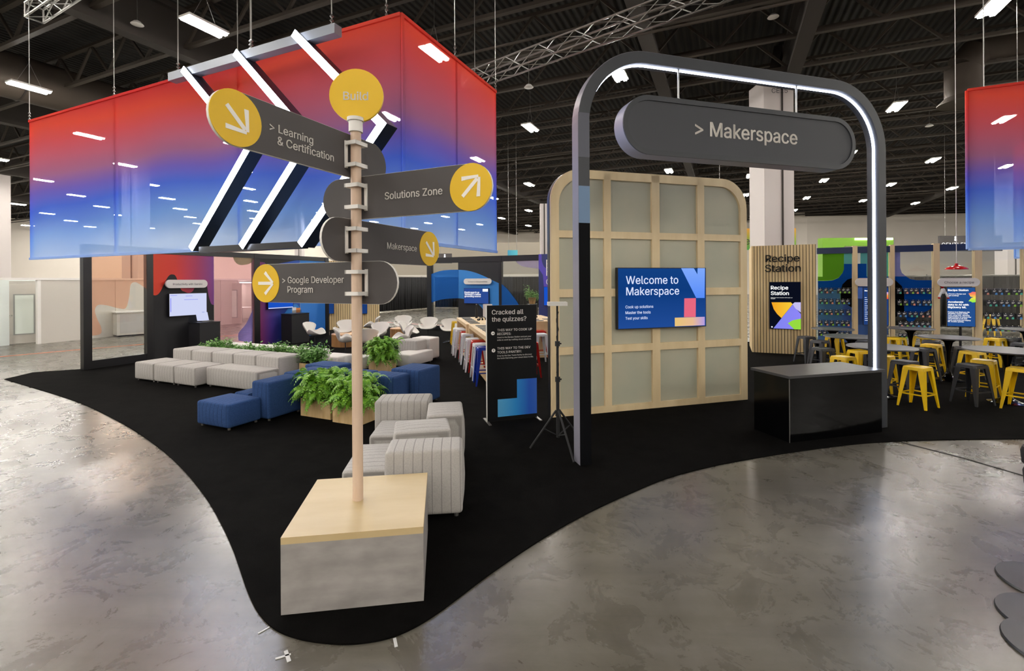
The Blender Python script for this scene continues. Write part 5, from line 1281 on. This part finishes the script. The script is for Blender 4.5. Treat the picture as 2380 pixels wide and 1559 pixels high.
# unseen glowing slabs added behind the panels to brighten the office interiors
o = MB().box(-2.9, -1.95, 1.0, 2.2, 2.1, 2.15).build('office_fill_slab', emit('office_fill_glow', 'F4FFF8', 9), loc=(*FO.w(-.5, 0), 0), rotz=FO.a); tag(o, 'unseen glowing slab added to brighten the left office', 'lamp')
o = MB().box(1.0, 2.2, 1.0, 2.2, 2.1, 2.15).build('office_fill_slab', emit('office_fill_glow_two', 'F4FFF8', 9), loc=(*FO.w(9.0, 0), 0), rotz=FO.a); tag(o, 'unseen glowing slab added to brighten the office behind the pink glass', 'lamp')
def door(hx, hy, deg, label):
    t = thing('office_door', label, 'door', (hx, hy, .01), deg)
    MB().box(0, .95, 0, .05, 0, 2.1).build('door_leaf', M['glasswhite'], t)
    MB().strip([(.2, .3), (.75, .3), (.75, 1.75), (.2, 1.75)], [(.24, .34), (.71, .34), (.71, 1.71), (.24, 1.71)], -.012, 0, True).build('window_frame', mat('door_trim_grey', 'A0A29E', .4), t)
    MB().box(.24, .71, -.004, 0, .34, 1.71).build('door_window', mat('frosted_light', 'E4ECE4', .3), t)
    mb = MB(); mb.cyl((.07, -.06, 1.0), (.07, 0, 1.0), .03, n=12); mb.cyl((.07, -.06, 1.0), (.17, -.06, 1.0), .012, n=8); mb.build('handle', M['chrome'], t, smooth=True)
X, Y = G(12, 801); door(X, Y, math.degrees(math.atan2(G(78, 796)[1]-Y, G(78, 796)[0]-X)), 'open white door with a tall glazed panel at the far left')
X, Y = G(517, 753); X1_, Y1_ = G(544, 750); door(X, Y, 5, 'open white door seen through the pink tinted glass')
# office chairs / table inside
def office_chair(x, y, lab):
    t = thing('office_chair', lab, 'chair', (x, y, 0), 30)
    MB().box(-.25, .25, -.25, .25, .45, .53).build('seat', M['blackmatte'], t); MB().box(-.24, .24, .22, .27, .6, 1.1).build('backrest', M['darkmetal'], t); MB().cyl((0, 0, .08), (0, 0, .45), .025).build('column', M['darkmetal'], t)
    mb = MB(); 
    for k in range(5): a = k*1.257; mb.bar((0, 0, .09), (.3*math.cos(a), .3*math.sin(a), .05), .04, .03)
    mb.build('star_base', M['darkmetal'], t)
q = at(87, 700, 18.2); office_chair(q.x, 18.2, 'dark office chair inside the open left office doorway')
q = at(562, 700, 26.5); t = thing('office_table', 'small white round table inside the office behind the pink glass', 'table', (q.x, 26.5, 0), 0)
MB().cyl((0, 0, .72), (0, 0, .75), .5, n=24).build('tabletop', M['white'], t); MB().cyl((0, 0, 0), (0, 0, .72), .04).build('leg', M['chrome'], t)
q = at(555, 700, 26.0); office_chair(q.x-.1, 25.6, 'blue-grey office chair at the small table behind the pink glass')
# white cabinet behind glass
XA, YA = G(272, 783.5); XB, YB = G(345, 778)
t = thing('folding_counter', 'low white cabinet standing behind the orange tinted glass', 'cabinet', (XA, YA, 0.0), math.degrees(math.atan2(YB-YA, XB-XA)))
L = math.hypot(XB-XA, YB-YA); MB().box(0, L, 0, .6, .06, .95).build('cabinet_body', M['glasswhite'], t); MB().box(-.04, L+.04, -.04, .64, .95, 1.0).build('cabinet_top', M['white'], t); MB().box(.05, L-.05, .05, .55, 0, .06).build('plinth', M['darkmetal'], t)
MB().box(.1, L-.1, -.012, 0, .14, .88).build('front_panel', mat('panel_grey', 'B8B4B0', .6), t)
# potted plant behind wall 3
p = at(1237, 706, 22.5)
t = thing('potted_plant', 'leafy potted plant behind the glass, above the black standing sign', 'plant', (p.x, 22.5, 0), 0)
MB().box(-.25, .25, -.25, .25, 0, p.z).build('stand', M['blackmatte'], t); MB().lathe([(.13, p.z), (.2, p.z+.3), (.17, p.z+.3)], 20).build('pot', M['roundwood'], t, smooth=True); link('foliage', herb_mesh(.5, .5, .6, 77, 50), t, (-.25, -.25, p.z+.15))
